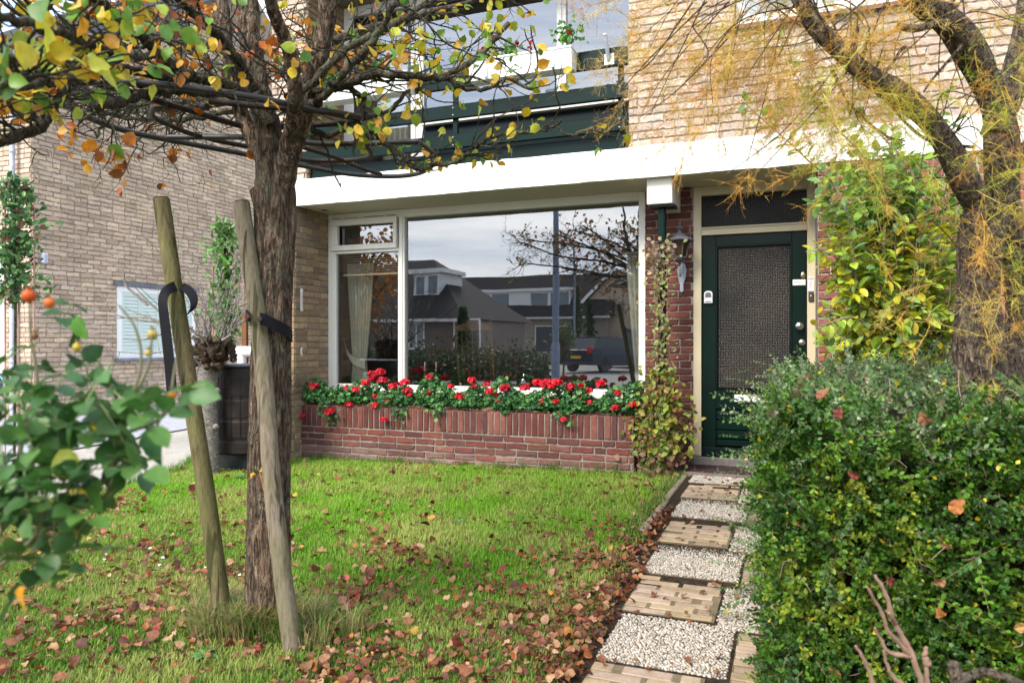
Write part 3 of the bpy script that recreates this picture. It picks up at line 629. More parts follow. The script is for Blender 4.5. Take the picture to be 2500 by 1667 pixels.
# ---------------------------------------------------------------- brick planter
pl=thing('brick_planter','long low red brick planter with an upright brick rim under the front window','planter',(-3.2,6.75,0))
X0,X1,YP=-5.05,-1.319,6.5; ZT=.567
g=MB(); g.box(X0,X1-.008,YP+.008,YP+.10,-.1,ZT-.006); g.box(X1-.10,X1-.009,YP+.10,6.99,-.1,ZT-.006); g.box(X0,X0+.1,YP+.10,6.99,-.1,ZT-.006); g.build('mortar_bed',M['mortar'],pl)
g=MB(); L=X1-X0
bricks(g,(X0,YP+.006,-.055),(1,0,0),(0,0,1),(0,-1,0),L,.40,REDP,course=.0668,bh=.052,bl=.205,jit=.0026,seed=21,pts=5,mode='stain')
bricks(g,(X0,YP+.006,ZT-.22),(1,0,0),(0,0,1),(0,-1,0),L,.22,REDP,course=.064,jit=.0018,mode='soldier',seed=22)
bricks(g,(X0,YP+.008,ZT-.006),(1,0,0),(0,1,0),(0,0,1),L,.092,REDP,course=.064,jit=.001,proud=.005,mode='soldier',seed=23)
bricks(g,(X1-.009,YP+.02,-.055),(0,1,0),(0,0,1),(1,0,0),.48,.40,REDP,course=.0668,bh=.052,seed=24)
bricks(g,(X1-.009,YP+.02,ZT-.22),(0,1,0),(0,0,1),(1,0,0),.48,.22,REDP,course=.064,mode='soldier',seed=25)
g.build('brickwork',M['brick_red'],pl)
g=MB(); g.box(X0+.1,X1-.1,YP+.1,6.99,.3,.50); g.build('soil',M['soil'],pl)
# ---------------------------------------------------------------- wall lantern, thermometer, flag holder
M['lampglass']=mat_simple('smoked_glass',(.05,.03,.018),.2)
ln=thing('wall_lantern','weathered grey lantern on a scrolled bracket fixed to the red brick pier','lantern',(-.96,6.95,1.7))
c=(-.955,6.76,0)
g=MB(); g.lathe([(.001,2.335),(.008,2.33),(.006,2.31),(.035,2.275),(.012,2.262),(.018,2.245),(.050,2.215),(.100,2.185),(.135,2.165),(.130,2.158),(.001,2.165)],c,8,(.42,.40,.42)); g.build('roof_cap',M['zinc'],ln)
g=MB(); g.lathe([(.088,2.16),(.060,2.02),(.062,2.00),(.030,1.985),(.001,1.985)],c,6,(.9,.8,.6)); g.build('glass_body',M['lampglass'],ln)
g=MB()
for k in range(6): a=k*math.pi/3; g.tube([(c[0]+.088*math.cos(a),c[1]+.088*math.sin(a),2.16),(c[0]+.060*math.cos(a),c[1]+.060*math.sin(a),2.01)],.006,5,(.25,.22,.2))
g.lathe([(.055,2.02),(.064,2.01),(.05,1.985),(.02,1.965),(.008,1.93),(.001,1.92)],c,12,(.3,.28,.26)); g.build('cage',M['zinc'],ln)
g=MB(); g.tube(spline([(c[0],c[1],1.93),(-.955,6.80,1.86),(-.958,6.86,1.86),(-.96,6.93,1.93),(-.96,6.955,1.97)],5),.013,8,(1.5,1.5,1.5)); 
P=[(0,1.705),(.018,1.72),(.016,1.78),(.035,1.84),(.045,1.91),(.03,1.97),(.0,1.99),(-.03,1.97),(-.04,1.90),(-.028,1.83),(-.016,1.78),(-.016,1.72)]
g.prism([(-.961+x,6.968,z) for x,z in P],(0,-.022,0),(1.1,1.15,1.2)); g.build('bracket',M['zinc'],ln)
th=thing('wall_thermometer','white thermometer fixed to the tan brick side wall','thermometer',(-4.92,6.5,1.67))
g=MB(); g.box(-4.922,-4.912,6.478,6.515,1.575,1.80,(1,1,1),.003); g.lathe([(.001,-.006),(.019,-.006),(.019,.004),(.001,.004)],(-4.917,6.4965,1.800),16,M=np.array(((0,0,1),(0,1,0),(-1,0,0))).astype(float)); g.build('board',M['tin'],th)
g=MB(); g.box(-4.911,-4.909,6.494,6.498,1.60,1.78,(.5,.05,.05))
for k in range(12): g.box(-4.9112,-4.9105,6.484,6.491,1.61+k*.014,1.612+k*.014,(.1,.1,.1))
g.build('scale',M['flat'],th)
fh=thing('flag_holder','grey metal flagpole socket bolted to the top board of the green balcony rail','bracket',(-1.51,6.35,3.75))
g=MB(); g.box(-1.555,-1.465,6.345,6.353,3.70,3.80,(1.8,1.8,1.8),.002); g.tube([(-1.515,6.35,3.74),(-1.525,6.25,3.93)],.018,16,(1.5,1.5,1.5)); g.lathe([(.016,0),(.021,0),(.021,.012),(.014,.012)],(-1.525,6.25,3.925),14,(1.8,1.8,1.8)); g.build('socket',M['zinc'],fh)
def window_box(x0,x1,lab):
    r=thing('window_box',lab,'flower box',((x0+x1)/2,6.27,3.66),'white flower boxes on the balcony rail'); g=MB()
    g.prism([(x0,6.345,3.84),(x0,6.165,3.84),(x0,6.185,3.665),(x0,6.335,3.665)][::-1],(x1-x0,0,0),(1,1,.98)); g.box(x0-.006,x1+.006,6.157,6.35,3.832,3.852,(1,1,.98),.004)
    g.box(x0+.16,x0+.185,6.150,6.178,3.67,3.83,(1,1,.98),.004); g.box(x1-.185,x1-.16,6.150,6.178,3.67,3.83,(1,1,.98),.004)
    g.build('trough',M['tin'],r); g=MB(); g.box(x0+.01,x1-.01,6.175,6.34,3.852,3.858); g.build('soil',M['soil'],r)
window_box(-4.55,-3.46,'white plastic flower box on the balcony rail beside the pear tree trunk'); window_box(-2.80,-1.81,'white plastic flower box on the balcony rail nearer the brick wall and flag socket')
# ---------------------------------------------------------------- neighbouring house
XN=-11.8; nb=thing('neighbouring_house','pale brown brick house beyond the drive with a blank gable wall and mint shutters','house',(-12,12,0))
g=MB(); n0=g.n
V=[(XN,8.43,-.1),(XN,17,-.1),(XN,17,5.92+8.57*.714*.4),(XN,13.6,5.92+5.17*.714),(XN,8.43,5.92)]
g.prism([V[0],V[1],(XN,17,7.0),V[3],V[4]],(-6,0,0)); g.build('wall_core',M['mortar_nb'],nb)
g=MB(); bricks(g,(XN+.004,8.44,0),(0,1,0),(0,0,1),(1,0,0),7.8,5.92,PALE,holes=[(1.62,3.525,.955,2.35)],course=.083,bh=.0685,bl=.245,joint=.014,jit=.005,proud=.010,seed=31,pts=3)
bricks(g,(XN+.004,8.44+1.0,5.922),(0,1,0),(0,0,1),(1,0,0),6.5,.70,PALE,course=.083,bh=.0685,bl=.245,joint=.014,jit=.005,proud=.010,seed=33,pts=3)
bricks(g,(XN+.004,8.44+2.0,6.626),(0,1,0),(0,0,1),(1,0,0),5.5,.70,PALE,course=.083,bh=.0685,bl=.245,joint=.014,jit=.005,proud=.010,seed=34,pts=3)
bricks(g,(XN+.004,8.44+3.0,7.33),(0,1,0),(0,0,1),(1,0,0),3.5,.70,PALE,course=.083,bh=.0685,bl=.245,joint=.014,jit=.005,proud=.010,seed=35,pts=3)
g.build('gable_brickwork',M['brick_nb'],nb)
g=MB(); bricks(g,(XN-2.2,8.426,0),(1,0,0),(0,0,1),(0,-1,0),2.2,5.9,PALE,holes=[(-.1,1.60,.80,2.65)],course=.083,bh=.0685,bl=.245,joint=.0145,seed=32,proud=.01,pts=3); g.build('front_brickwork',M['brick_nb'],nb)
g=MB(); a=(XN+.35,8.0,5.62); 
for s in (0,):
    g.prism([(XN+.35,7.95,5.55),(XN+.35,13.6,5.55+5.65*.714),(XN+.35,13.6,5.85+5.65*.714),(XN+.35,7.95,5.85)],(-6.5,0,0),(1,1,1))
g.build('roof',M['tile'],nb)
g=MB(); g.prism([(XN+.37,7.9,5.50),(XN+.37,13.6,5.52+5.7*.714),(XN+.37,13.6,5.98+5.7*.714),(XN+.37,7.9,5.95)],(-.05,0,0),(.32,.28,.36)); g.build('verge_board',M['zinc'],nb)
g=MB(); g.box(XN-.06,XN-.002,10.06,11.965,.955,2.31,(1,1,1)); g.box(XN-.0,XN+.03,10.06,10.16,.955,2.31); g.box(XN,XN+.03,11.865,11.965,.955,2.31); g.box(XN,XN+.03,10.16,11.865,2.21,2.31); g.box(XN,XN+.03,10.16,11.865,.955,1.06)
wn=g.build('side_window',M['tin'],nb)
for (a,b) in ((10.165,10.59),(10.595,11.02),(11.025,11.44),(11.445,11.86)):
    g=MB(); g.box(XN+.002,XN+.02,a,a+.05,1.06,2.21); g.box(XN+.002,XN+.02,b-.05,b,1.06,2.21); g.box(XN+.002,XN+.02,a+.05,b-.05,2.14,2.21); g.box(XN+.002,XN+.02,a+.05,b-.05,1.06,1.13)
    z=1.135
    while z<2.13: g.add([(XN+.003,a+.05,z+.06),(XN+.018,a+.05,z),(XN+.018,b-.05,z),(XN+.003,b-.05,z+.06)],[(0,1,2,3)]); g.add([(XN+.018,a+.05,z),(XN+.003,a+.05,z-.006),(XN+.003,b-.05,z-.006),(XN+.018,b-.05,z)],[(0,1,2,3)],(.6,.6,.6)); z+=.066
    g.build('shutter',M['mint'],wn)
g=MB(); g.box(XN+.01,XN+.07,9.98,12.05,2.312,2.40,(1,1,1),.01); g.build('lead_flashing',M['lead'],wn); g=MB(); g.box(XN+.01,XN+.09,10.0,12.0,.90,.953,(1.6,1.6,1.7),.01); g.build('stone_sill',M['lead'],wn)
g=MB(); g.box(-14.1,-12.42,8.40,8.425,.80,2.65,(1,1,1)); g.box(-14.0,-12.42,8.385,8.40,.72,.80,(1,1,1)); w3=g.build('front_window',M['tin'],nb)
g=MB(); z=.92
while z<2.5: g.box(-14,-12.52,8.37,8.398,z,z+.05,(1,1,1)); z+=.066
g.build('shutter',M['mint'],w3)
p=PY(30,840,8.33); g=MB(); g.tube([(p[0],8.33,z) for z in (.05,2,4,5.6)],.04,14,(1.5,1.55,1.6)); 
for z in (.9,2.6,4.4): g.lathe([(.041,z),(.047,z),(.047,z+.06),(.041,z+.06)],(p[0],8.33,0),14,(1.5,1.5,1.6))
g.build('downpipe',M['zinc'],nb,True)
q=PX(446,40,XN+.08); g=MB(); g.tube([(XN+.08,11.6,6.9),(XN+.08,11.6,9.2)],.035,10,(1,1,1.1)); g.build('vent_pipe',M['zinc'],nb,True)
q=PX(103,630,XN); g=MB(); g.box(XN,XN+.10,q[1]-.05,q[1]+.05,q[2]-.10,q[2]+.08,(1.4,1.4,1.5),.02); g.build('outdoor_lamp',M['zinc'],nb)
ev=thing('charging_point','black wall charger with a bright blue ring beside the grey downpipe','charger',PY(8,940,8.38)); q=PY(8,938,8.38)
g=MB(); g.lathe([(.001,0),(.19,0),(.19,.06),(.16,.09),(.001,.09)],q,28,M=RXm); g.build('housing',M['black'],ev); g=MB(); a=np.linspace(0,2*math.pi,29); g.tube(np.stack([q[0]+.15*np.cos(a),np.full(29,q[1]-.092),q[2]+.15*np.sin(a)],-1),.012,6,(.05,.45,.62)); g.build('ring',M['flat'],ev)
# ---------------------------------------------------------------- water butt, pipe
q=PD(603,840,7.25); bx,by=float(q[0]),float(q[1])
wb=thing('rain_barrel','brown plastic rain barrel with moulded hoops on a dark stand behind the pear tree','barrel',(bx,by,0))
g=MB(); prof=[(.001,1.0),(.285,1.0),(.300,.985),(.305,.93)]; 
for k,z in enumerate(np.linspace(.92,.22,15)):
    r=.305+.022*math.sin((z-.16)/.84*math.pi); rr=r-.008 if k in (4,8,12) else r; prof.append((rr,z+.004)); prof.append((rr,z-.030 if k in (4,8,12) else z-.045))
prof+=[(.30,.17),(.28,.155),(.001,.155)]
g.lathe(prof[::-1],(bx,by,0),48); 
g.build('tub',M['barrel'],wb,False)
g=MB()
for k in range(24): a=k*math.pi/12; g.box(-.001,.001,0,.003,0,.8) if 0 else g.tube([(bx+math.cos(a)*.327,by+math.sin(a)*.327,.30),(bx+math.cos(a)*.330,by+math.sin(a)*.330,.58),(bx+math.cos(a)*.312,by+math.sin(a)*.312,.9)],.0035,4,(.5,.5,.5))
g.build('stave_line',M['barrel'],wb)
g=MB(); g.lathe([(.001,1.001),(.30,1.001),(.305,1.01),(.29,1.022),(.001,1.03)],(bx,by,0),36,(.28,.30,.34)); g.build('lid',M['zinc'],wb)
g=MB(); g.prism([(bx-.30,by-.2,-.02),(bx+.30,by-.2,-.02),(bx+.25,by-.2,.15),(bx-.25,by-.2,.15)],(0,.4,0)); g.build('stand',M['black'],wb)
q=PD(600,858,7.9); g=MB(); g.tube([q+(-.10,0,0),q+(-.05,0,.0),q+(.6,.2,0)],[.055,.058,.058],18); g.tube([q+(-.06,0,-.01),q+(-.05,0,-.16)],[.05,.045],14); tag(g.build('drain_pipe',M['tin'],None,True),'thick white plastic pipe elbow just above the brown rain barrel','pipe')
# ---------------------------------------------------------------- leaf shapes
def leaf_t(w=.3,fold=.12,curl=.15,rows=((.0,.0),(.28,.85),(.62,1.0),(1.0,.0)),wave=0):
    V=[(0,0,0)]; F=[]
    inner=rows[1:-1]
    for i,(t,k) in enumerate(inner):
        z=-curl*t*t; V+=[(-w*k,t,z+fold*k+wave*(-1)**i),(0,t,z),(w*k,t,z+fold*k-wave*(-1)**i)]
    V.append((0,1,-curl))
    F=[(0,2,1),(0,3,2)]
    for i in range(len(inner)-1):
        a=1+3*i;b=a+3; F+=[(a,a+1,b+1),(a,b+1,b),(a+1,a+2,b+2),(a+1,b+2,b+1)]
    a=1+3*(len(inner)-1); T=len(V)-1; F+=[(a,a+1,T),(a+1,a+2,T)]
    return np.array(V),np.array(F)
L_OVAL=leaf_t(.30,.10,.15,((0,0),(.2,.75),(.5,1),(.8,.7),(1,0)))
L_ROUND=leaf_t(.40,.12,.22,((0,0),(.15,.7),(.4,1),(.7,.85),(1,0)),.03)
L_LANCE=leaf_t(.20,.08,.25,((0,0),(.3,.9),(.6,1),(1,0)))
L_SMALL=leaf_t(.27,.06,.10)
L_DRY=leaf_t(.40,.20,.30,((0,0),(.12,.6),(.3,.95),(.5,1),(.72,.82),(.9,.45),(1,0)),.05)
L_DRY2=leaf_t(.38,-.14,-.28,((0,0),(.12,.6),(.3,.95),(.5,1),(.72,.82),(.9,.45),(1,0)),.06)
def pick(pal,n,v=.18):
    pal=np.array(pal,float); return pal[RNG.integers(0,len(pal),n)]*RNG.uniform(1-v,1+v,(n,1))
def put(mb,tpl,T,D,N,size,col,asp=None):
    n=len(T); Rm=frames(D,N)*(np.asarray(size).reshape(-1,1,1) if not np.isscalar(size) else size)
    mb.scatter(tpl[0],tpl[1],Rm,np.asarray(T,float),col)
def cloud_noise(P,s,seed=0):
    return np.array([mnoise.noise(Vector((p[0]*s+seed,p[1]*s,p[2]*s))) for p in P])
# ---------------------------------------------------------------- grass
def in_lawn(x,y):
    return (x>lawn_left(y)+.02)&(y<6.48)&(x<np.where(y>4.8,-.91,np.interp(y,[2,4.8],[-.72,-.86])))&(y>.6)
def grass(n,y0,y1,h,w,xr=None):
    x=RNG.uniform(-6.4,-.6,n) if xr is None else RNG.uniform(xr[0],xr[1],n); y=RNG.uniform(y0,y1,n)
    k=in_lawn(x,y)
    # only what the camera's side could see
    x,y=x[k],y[k]; n=len(x); z=gz(x,y)
    nz=np.array([mnoise.noise(Vector((a*1.6,b*1.6,0)))+.5*mnoise.noise(Vector((a*6,b*6,3))) for a,b in zip(x,y)])
    nz2=np.array([mnoise.noise(Vector((a*3+9,b*3,5))) for a,b in zip(x,y)])
    hh=h*RNG.uniform(.5,1.3,n)*(1+.5*nz2); a=RNG.uniform(0,2*math.pi,n); lean=RNG.uniform(.1,1.0,n)*hh
    dx,dy=np.cos(a),np.sin(a); sx,sy=-dy*w*.5,dx*w*.5
    B=np.stack([x,y,z-.005],-1); S=np.stack([sx,sy,0*x],-1)
    Md=B+np.stack([dx*lean*.35,dy*lean*.35,hh*.6],-1); T=B+np.stack([dx*lean,dy*lean,hh],-1)
    V=np.stack([B-S,B+S,Md+S*.8,Md-S*.8,T],1).reshape(-1,3)
    i=np.arange(n)*5
    t=np.clip(.5+nz*1.1+RNG.normal(0,.22,n),0,1)[:,None]
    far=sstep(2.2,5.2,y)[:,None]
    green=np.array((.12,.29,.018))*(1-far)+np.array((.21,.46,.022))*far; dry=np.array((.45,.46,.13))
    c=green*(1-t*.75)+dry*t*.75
    br=RNG.random(n)<.05; c[br]=(.32,.24,.11)
    q=np.stack([i,i+1,i+2,i+3],-1); tr=np.stack([i+3,i+2,i+4],-1)
    return V,q,tr,c*RNG.uniform(.75,1.25,(n,1))
g=MB()
for (n,y0,y1,h,w) in ((190000,1.3,3.4,.034,.0034),(130000,3.4,5.0,.036,.004),(90000,5.0,6.5,.040,.0048)):
    V,q,tr,c=grass(n,y0,y1,h,w); n0=g.n; g.add(V,q,c); g.F.setdefault(3,[]).append((tr+n0,c,np.zeros(len(tr),int)))
# longer tufts round posts, walls and edges
def tuft(cx,cy,rad,n,h,dryf=.3):
    a=RNG.uniform(0,6.28,n); r=rad*np.sqrt(RNG.random(n)); x=cx+r*np.cos(a); y=cy+r*np.sin(a); z=gz(x,y)
    hh=h*RNG.uniform(.4,1.2,n); b=RNG.uniform(0,6.28,n); le=RNG.uniform(.2,1.2,n)*hh; dx,dy=np.cos(b),np.sin(b)
    B=np.stack([x,y,z],-1); S=np.stack([-dy*.002,dx*.002,0*x],-1); Md=B+np.stack([dx*le*.3,dy*le*.3,hh*.65],-1); T=B+np.stack([dx*le,dy*le,hh*.95],-1)
    V=np.stack([B-S,B+S,Md+S*.8,Md-S*.8,T],1).reshape(-1,3); i=np.arange(n)*5+g.n
    c=pick([(.08,.20,.02),(.12,.26,.03)],n); m=RNG.random(n)<dryf; c[m]=pick([(.40,.30,.15),(.33,.27,.12)],m.sum())
    g.F.setdefault(4,[]).append((np.stack([i,i+1,i+2,i+3],-1),c,np.zeros(n,int))); g.F.setdefault(3,[]).append((np.stack([i+3,i+2,i+4],-1),c,np.zeros(n,int))); g.V.append(V); g.n+=len(V)
base=PZ(640,1535)
for k in range(40): tuft(base[0]+RNG.normal(0,.17),base[1]+RNG.normal(-.02,.08),.06,130,.14,.6)
for x in np.arange(-5.0,-1.3,.09): tuft(x+RNG.uniform(-.04,.04),6.44,.06,40,.10*RNG.uniform(.4,1.2),.15)
for y in np.arange(4.4,6.6,.10): tuft(-.94+RNG.uniform(-.03,.03),y,.06,45,.08,.25)
for y in np.arange(3.9,6.6,.10): tuft(float(lawn_left(y))+.05,y,.07,45,.09,.05)
bq=PZ(712,1560); [tuft(bq[0]+RNG.normal(0,.07),bq[1]-.03+RNG.normal(0,.04),.05,80,.10,.3) for _ in range(9)]; bq=PZ(548,1530); [tuft(bq[0]+RNG.normal(0,.07),bq[1]+RNG.normal(0,.04),.05,80,.11,.5) for _ in range(8)]
tuft(-1.15,6.5,.12,260,.16,.35); tuft(-5.6,6.0,.16,400,.17,.0); tuft(-5.4,6.3,.16,300,.15,.0)
struct(g.build('grass',M['grass']),'short patchy green and straw coloured lawn grass','stuff')
# ---------------------------------------------------------------- fallen leaves
def dens(x,y):
    e=np.interp(y,[2,4.8,6.4],[-.74,-.86,-.98])-x
    d=12+75*sstep(5.2,2.2,y)+ (y<5.4)*260*np.exp(-np.clip(e,0,9)/.22)*sstep(5.2,3.3,y)+40*np.exp(-np.clip(e,0,9)/.3)
    return d
n=26000; x=RNG.uniform(-6,-.72,n); y=RNG.uniform(1.0,6.45,n); k=in_lawn(x,y)&(RNG.random(n)*380<dens(x,y)*1.75*np.clip(1+2.2*np.array([mnoise.noise(Vector((a*2.3,b*2.3,7))) for a,b in zip(x,y)]),.25,2.6)); x,y=x[k],y[k]
DRYC=[(.19,.070,.030),(.14,.050,.028),(.26,.115,.05),(.34,.18,.09),(.10,.04,.024),(.30,.10,.035),(.22,.085,.04),(.44,.26,.15),(.18,.045,.03),(.28,.14,.065),(.15,.07,.038)]
DRYR=[(.45,.10,.09),(.50,.22,.05),(.42,.16,.13),(.30,.03,.03),(.55,.35,.06)]
n=len(x); T=np.stack([x,y,gz(x,y)+.022+RNG.uniform(0,.018,n)],-1); D=rdir(n)*(1,1,.35); N=rdir(n)*.75+(0,0,1)
col=pick(DRYC,n,.25); m=RNG.random(n)<.045; col[m]=pick(DRYR,m.sum(),.2)
g=MB(); h=n//2; s=np.clip(RNG.lognormal(-3.45,.32,n),.014,.062)
put(g,L_DRY,T[:h],D[:h],N[:h],s[:h],col[:h]); put(g,L_DRY2,T[h:],D[h:],N[h:],s[h:],col[h:])
# strays on path and soil strip
n=90; x=RNG.uniform(-.75,-.2,n); y=RNG.uniform(1.6,6.6,n); T=np.stack([x,y,gz(x,y)+.03],-1); put(g,L_DRY,T,rdir(n)*(1,1,.2),rdir(n)*.5+(0,0,1),RNG.uniform(.02,.04,n),pick(DRYC,n))
n=420; y=RNG.uniform(1.6,5.2,n); x=np.interp(y,[2.7,6.4],[-.70,-.80])-np.abs(RNG.normal(0,.075,n)); T=np.stack([x,y,gz(x,y)+RNG.uniform(.02,.05,n)],-1); put(g,L_DRY,T,rdir(n)*(1,1,.5),rdir(n)+(0,0,.9),RNG.uniform(.026,.046,n),pick(DRYC,n,.3))
struct(g.build('fallen_leaves',M['dry'],smooth=True),'brown and russet fallen leaves thick beside the path, thinner over the lawn','stuff')
g=MB()
for (px,py) in ((212,1318),(352,1256),(356,1337),(371,1337),(256,1353),(258,1363),(393,1360),(392,1376),(208,1388),(186,1502),(505,1382),(578,1396),(582,1402),(510,1418),(448,1180),(350,1270),(660,1230)):
    p=PZ(px,py,.03); put(g,L_ROUND,[p],rdir(1)*(1,1,.1),[(0,0,1)]+rdir(1)*.4,.022,[(.85,.85,.88)])
struct(g.build('petal_litter',M['petal']),'small white fallen petals scattered on the lawn left of the trunk','stuff')
g=MB(); 
for (px,py,s) in ((1170,1210,.05),(2050,0,0),(1120,1275,.05),(1240,1300,.04),(590,1165,.06),(500,1600,.05),(690,1330,.04)):
    if s==0: continue
    p=PZ(px,py,.02); a=np.arange(9)*.7; D=np.stack([np.cos(a),np.sin(a),.35+0*a],-1); put(g,L_LANCE,np.tile(p,(9,1)),D,np.tile((0,0,1.),(9,1)),s*1.2,pick([(.14,.34,.12),(.10,.26,.07)],9))
struct(g.build('lawn_weeds',M['leaf']),'low rosettes of weeds in the lawn','stuff')
# ---------------------------------------------------------------- roof-trained pear tree
pear=thing('pear_tree','bare trunked pear tree with flat gnarled crown of yellow and orange leaves in the lawn','tree',PZ(650,1535))
g=MB(); path=[(652,1560,3.14),(653,1400,3.13),(657,1200,3.12),(660,1000,3.12),(664,800,3.12),(668,640,3.12),(672,520,3.12),(664,450,3.12)]
P=spline([PD(*p) for p in path],8); m=len(P); rr=np.interp(np.arange(m)/(m-1),[0,.06,.3,.7,.88,1],[.104,.092,.086,.084,.088,.096])
def bark_tube(mb,P,rr,n=40,amp=.05,seed=0,col=(1,1,1)):
    k=len(P); T=np.gradient(P,axis=0); T=unit(T); u=np.cross(T[0],(0,0,1.)); 
    if np.linalg.norm(u)<.1: u=np.cross(T[0],(0,1.,0))
    u=unit(u); V=[]
    L=np.concatenate([[0],np.cumsum(np.linalg.norm(np.diff(P,axis=0),axis=1))])
    for i in range(k):
        u=unit(u-T[i]*np.dot(u,T[i])); w=np.cross(T[i],u)
        for j in range(n):
            a=j*2*math.pi/n; q=Vector((math.cos(a)*5.5,math.sin(a)*5.5,L[i]*5+seed)); h=mnoise.noise(q); q2=Vector((math.cos(a)*1.6,math.sin(a)*1.6,L[i]*1.8+seed*2)); h2=mnoise.noise(q2)
            r=rr[i]*(1+amp*(-abs(h)*2.2+.6)+amp*1.6*h2); V.append(P[i]+r*(math.cos(a)*u+math.sin(a)*w))
    i=np.arange(k-1)[:,None]*n; j=np.arange(n)[None]; j2=(j+1)%n
    mb.add(V,np.stack([i+j,i+j2,i+n+j2,i+n+j],-1).reshape(-1,4),col)
Pd=np.array([P[0]+(P[-1]-P[0])*0 for _ in range(1)])
def dense(P,rr,step=.02):
    L=np.concatenate([[0],np.cumsum(np.linalg.norm(np.diff(P,axis=0),axis=1))]); s=np.arange(0,L[-1],step); return np.stack([np.interp(s,L,P[:,k]) for k in range(3)],-1),np.interp(s,L,rr)
Pq,rq=dense(P,rr); bark_tube(g,Pq,rq,56,.055,1.0); g.build('trunk',M['bark'],pear,True)
limbs=[([(655,500,3.12),(660,380,3.12),(646,280,3.12),(622,180,3.1),(610,80,3.1),(600,-90,3.1)],.058,.042),
([(682,500,3.12),(700,400,3.07),(727,310,3.03),(748,230,3.0),(775,150,2.95),(795,60,2.92),(806,-90,2.9)],.052,.032),
([(712,330,3.0),(722,240,2.85),(715,160,2.78),(690,85,2.7),(660,0,2.6),(640,-80,2.55)],.032,.020),
([(668,450,3.15),(600,300,3.2),(560,150,3.25),(540,0,3.3),(520,-80,3.3)],.036,.022),
([(752,228,3.0),(800,214,2.95),(870,195,2.9),(957,182,2.9),(1050,190,2.95),(1093,186,3.0),(1182,125,3.1),(1240,60,3.1)],.020,.010),
([(1093,186,3.0),(1129,214,3.0),(1193,218,2.95),(1236,196,2.9),(1300,215,2.9)],.011,.006),
([(752,230,3.0),(790,218,3.0),(843,215,3.05),(886,242,3.1),(893,284,3.1),(950,270,3.1),(1000,222,3.1)],.018,.008),
([(745,260,3.0),(800,228,2.9),(850,170,2.8),(920,90,2.75),(960,20,2.7),(990,-50,2.7)],.018,.010),
([(880,300,3.2),(900,314,3.2),(950,357,3.2),(996,396,3.2),(1021,414,3.2),(1057,407,3.15),(1121,389,3.1),(1164,357,3.05),(1218,332,3.0),(1307,321,2.95),(1370,300,2.9)],.014,.006),
([(740,300,3.1),(800,330,3.2),(880,300,3.3),(930,320,3.5)],.016,.009),
([(660,300,3.05),(600,240,3.0),(540,200,2.9),(480,190,2.8),(440,175,2.7),(380,130,2.6),(340,85,2.5),(290,40,2.4),(200,-30,2.2)],.026,.014),
([(600,240,3.05),(500,226,2.9),(420,222,2.8),(330,236,2.65),(270,250,2.5),(228,250,2.4)],.016,.020),
([(440,200,2.9),(300,170,2.6),(171,211,2.35),(136,250,2.2),(107,293,2.1),(71,321,2.0),(0,346,1.9),(-80,350,1.8)],.016,.015),
([(171,211,2.35),(110,180,2.1),(0,165,1.9),(-80,150,1.8)],.013,.009),
([(640,250,3.1),(560,120,2.9),(480,40,2.7),(400,-40,2.5)],.024,.015),
([(380,130,2.6),(300,140,2.2),(200,100,1.9),(80,60,1.6),(-40,30,1.4)],.014,.009),
([(300,140,2.2),(180,190,1.9),(60,210,1.6),(-60,220,1.4)],.011,.008),
([(720,240,2.9),(850,120,2.9),(1000,40,3.0),(1100,-30,3.1)],.016,.009),
([(600,200,3.2),(480,130,3.5),(350,80,3.7),(220,40,3.9)],.018,.010),
([(600,260,3.2),(450,290,3.5),(330,290,3.7),(220,270,3.8)],.015,.008),
([(650,240,3.3),(620,120,3.8),(560,60,4.1)],.018,.010),
([(700,240,3.2),(800,160,3.6),(900,120,3.9),(1000,110,4.0)],.015,.008)]
def WP(x,y,z):
    q=np.array((x,y,z)); qx,qy,dd=0,0,float(q[:2]@np.array(FW)); return (CX+FPX*float(q[:2]@np.array(RT))/dd, CY-FPX*(z-H)/dd, dd)
for L_ in ([(-2.05,2.45,2.25),(-2.7,2.6,2.32),(-3.3,2.55,2.45),(-4.1,2.75,2.55)],[(-2.1,2.5,2.3),(-2.7,2.95,2.5),(-3.4,3.2,2.6),(-3.9,3.5,2.8)],[(-2.1,2.5,2.4),(-2.8,2.4,2.7),(-3.5,2.3,2.9),(-4.2,2.3,3.0)],[(-2.0,2.6,2.4),(-2.4,3.2,2.7),(-3.0,3.7,2.9)],[(-1.9,2.6,2.5),(-1.6,3.1,2.8),(-1.2,3.4,3.0)]): limbs.append(([WP(*q) for q in L_],.020,.009))
lg=MB(); tw=MB(); lv=MB(); tips=[]; bg_=MB()
def grow(p,d,L,r,lvl,gn=.34,up=.02,dens_=1.0,zmin=2.0,zmax=3.4,tipl=None,mb=None,seg=.035,col=(1,1,1)):
    n=max(3,int(L/seg)); P=[p]; d=unit(d)
    for i in range(n):
        d=unit(d+RNG.normal(0,gn,3)*(.7,.7,.6)+(0,0,up)); 
        if p[2]<zmin+.03: d[2]=abs(d[2])*.5+.05
        if p[2]>zmax: d[2]=-abs(d[2])*.3
        p=p+d*seg; P.append(p)
    P=np.array(P); m=len(P); rr=np.linspace(r,r*.55,m)*RNG.uniform(.85,1.2,m)
    (mb or tw).tube(P,rr,5 if r>.003 else 4,col,.12,False)
    if lvl>0:
        nc=RNG.poisson(L*dens_*(13 if lvl==1 else 8))
        for _ in range(nc):
            i=RNG.integers(1,m); dd=unit(P[i]-P[i-1]); s=unit(np.cross(dd,rdir(1)[0])); nd=unit(dd*RNG.uniform(.2,.9)+s)
            grow(P[i],nd,L*RNG.uniform(.25,.55),max(r*.55,.0014),lvl-1,gn*1.1,up,dens_,zmin,zmax,tipl,mb,seg*.8)
    (tips if tipl is None else tipl).append((P[-1],d,lvl))
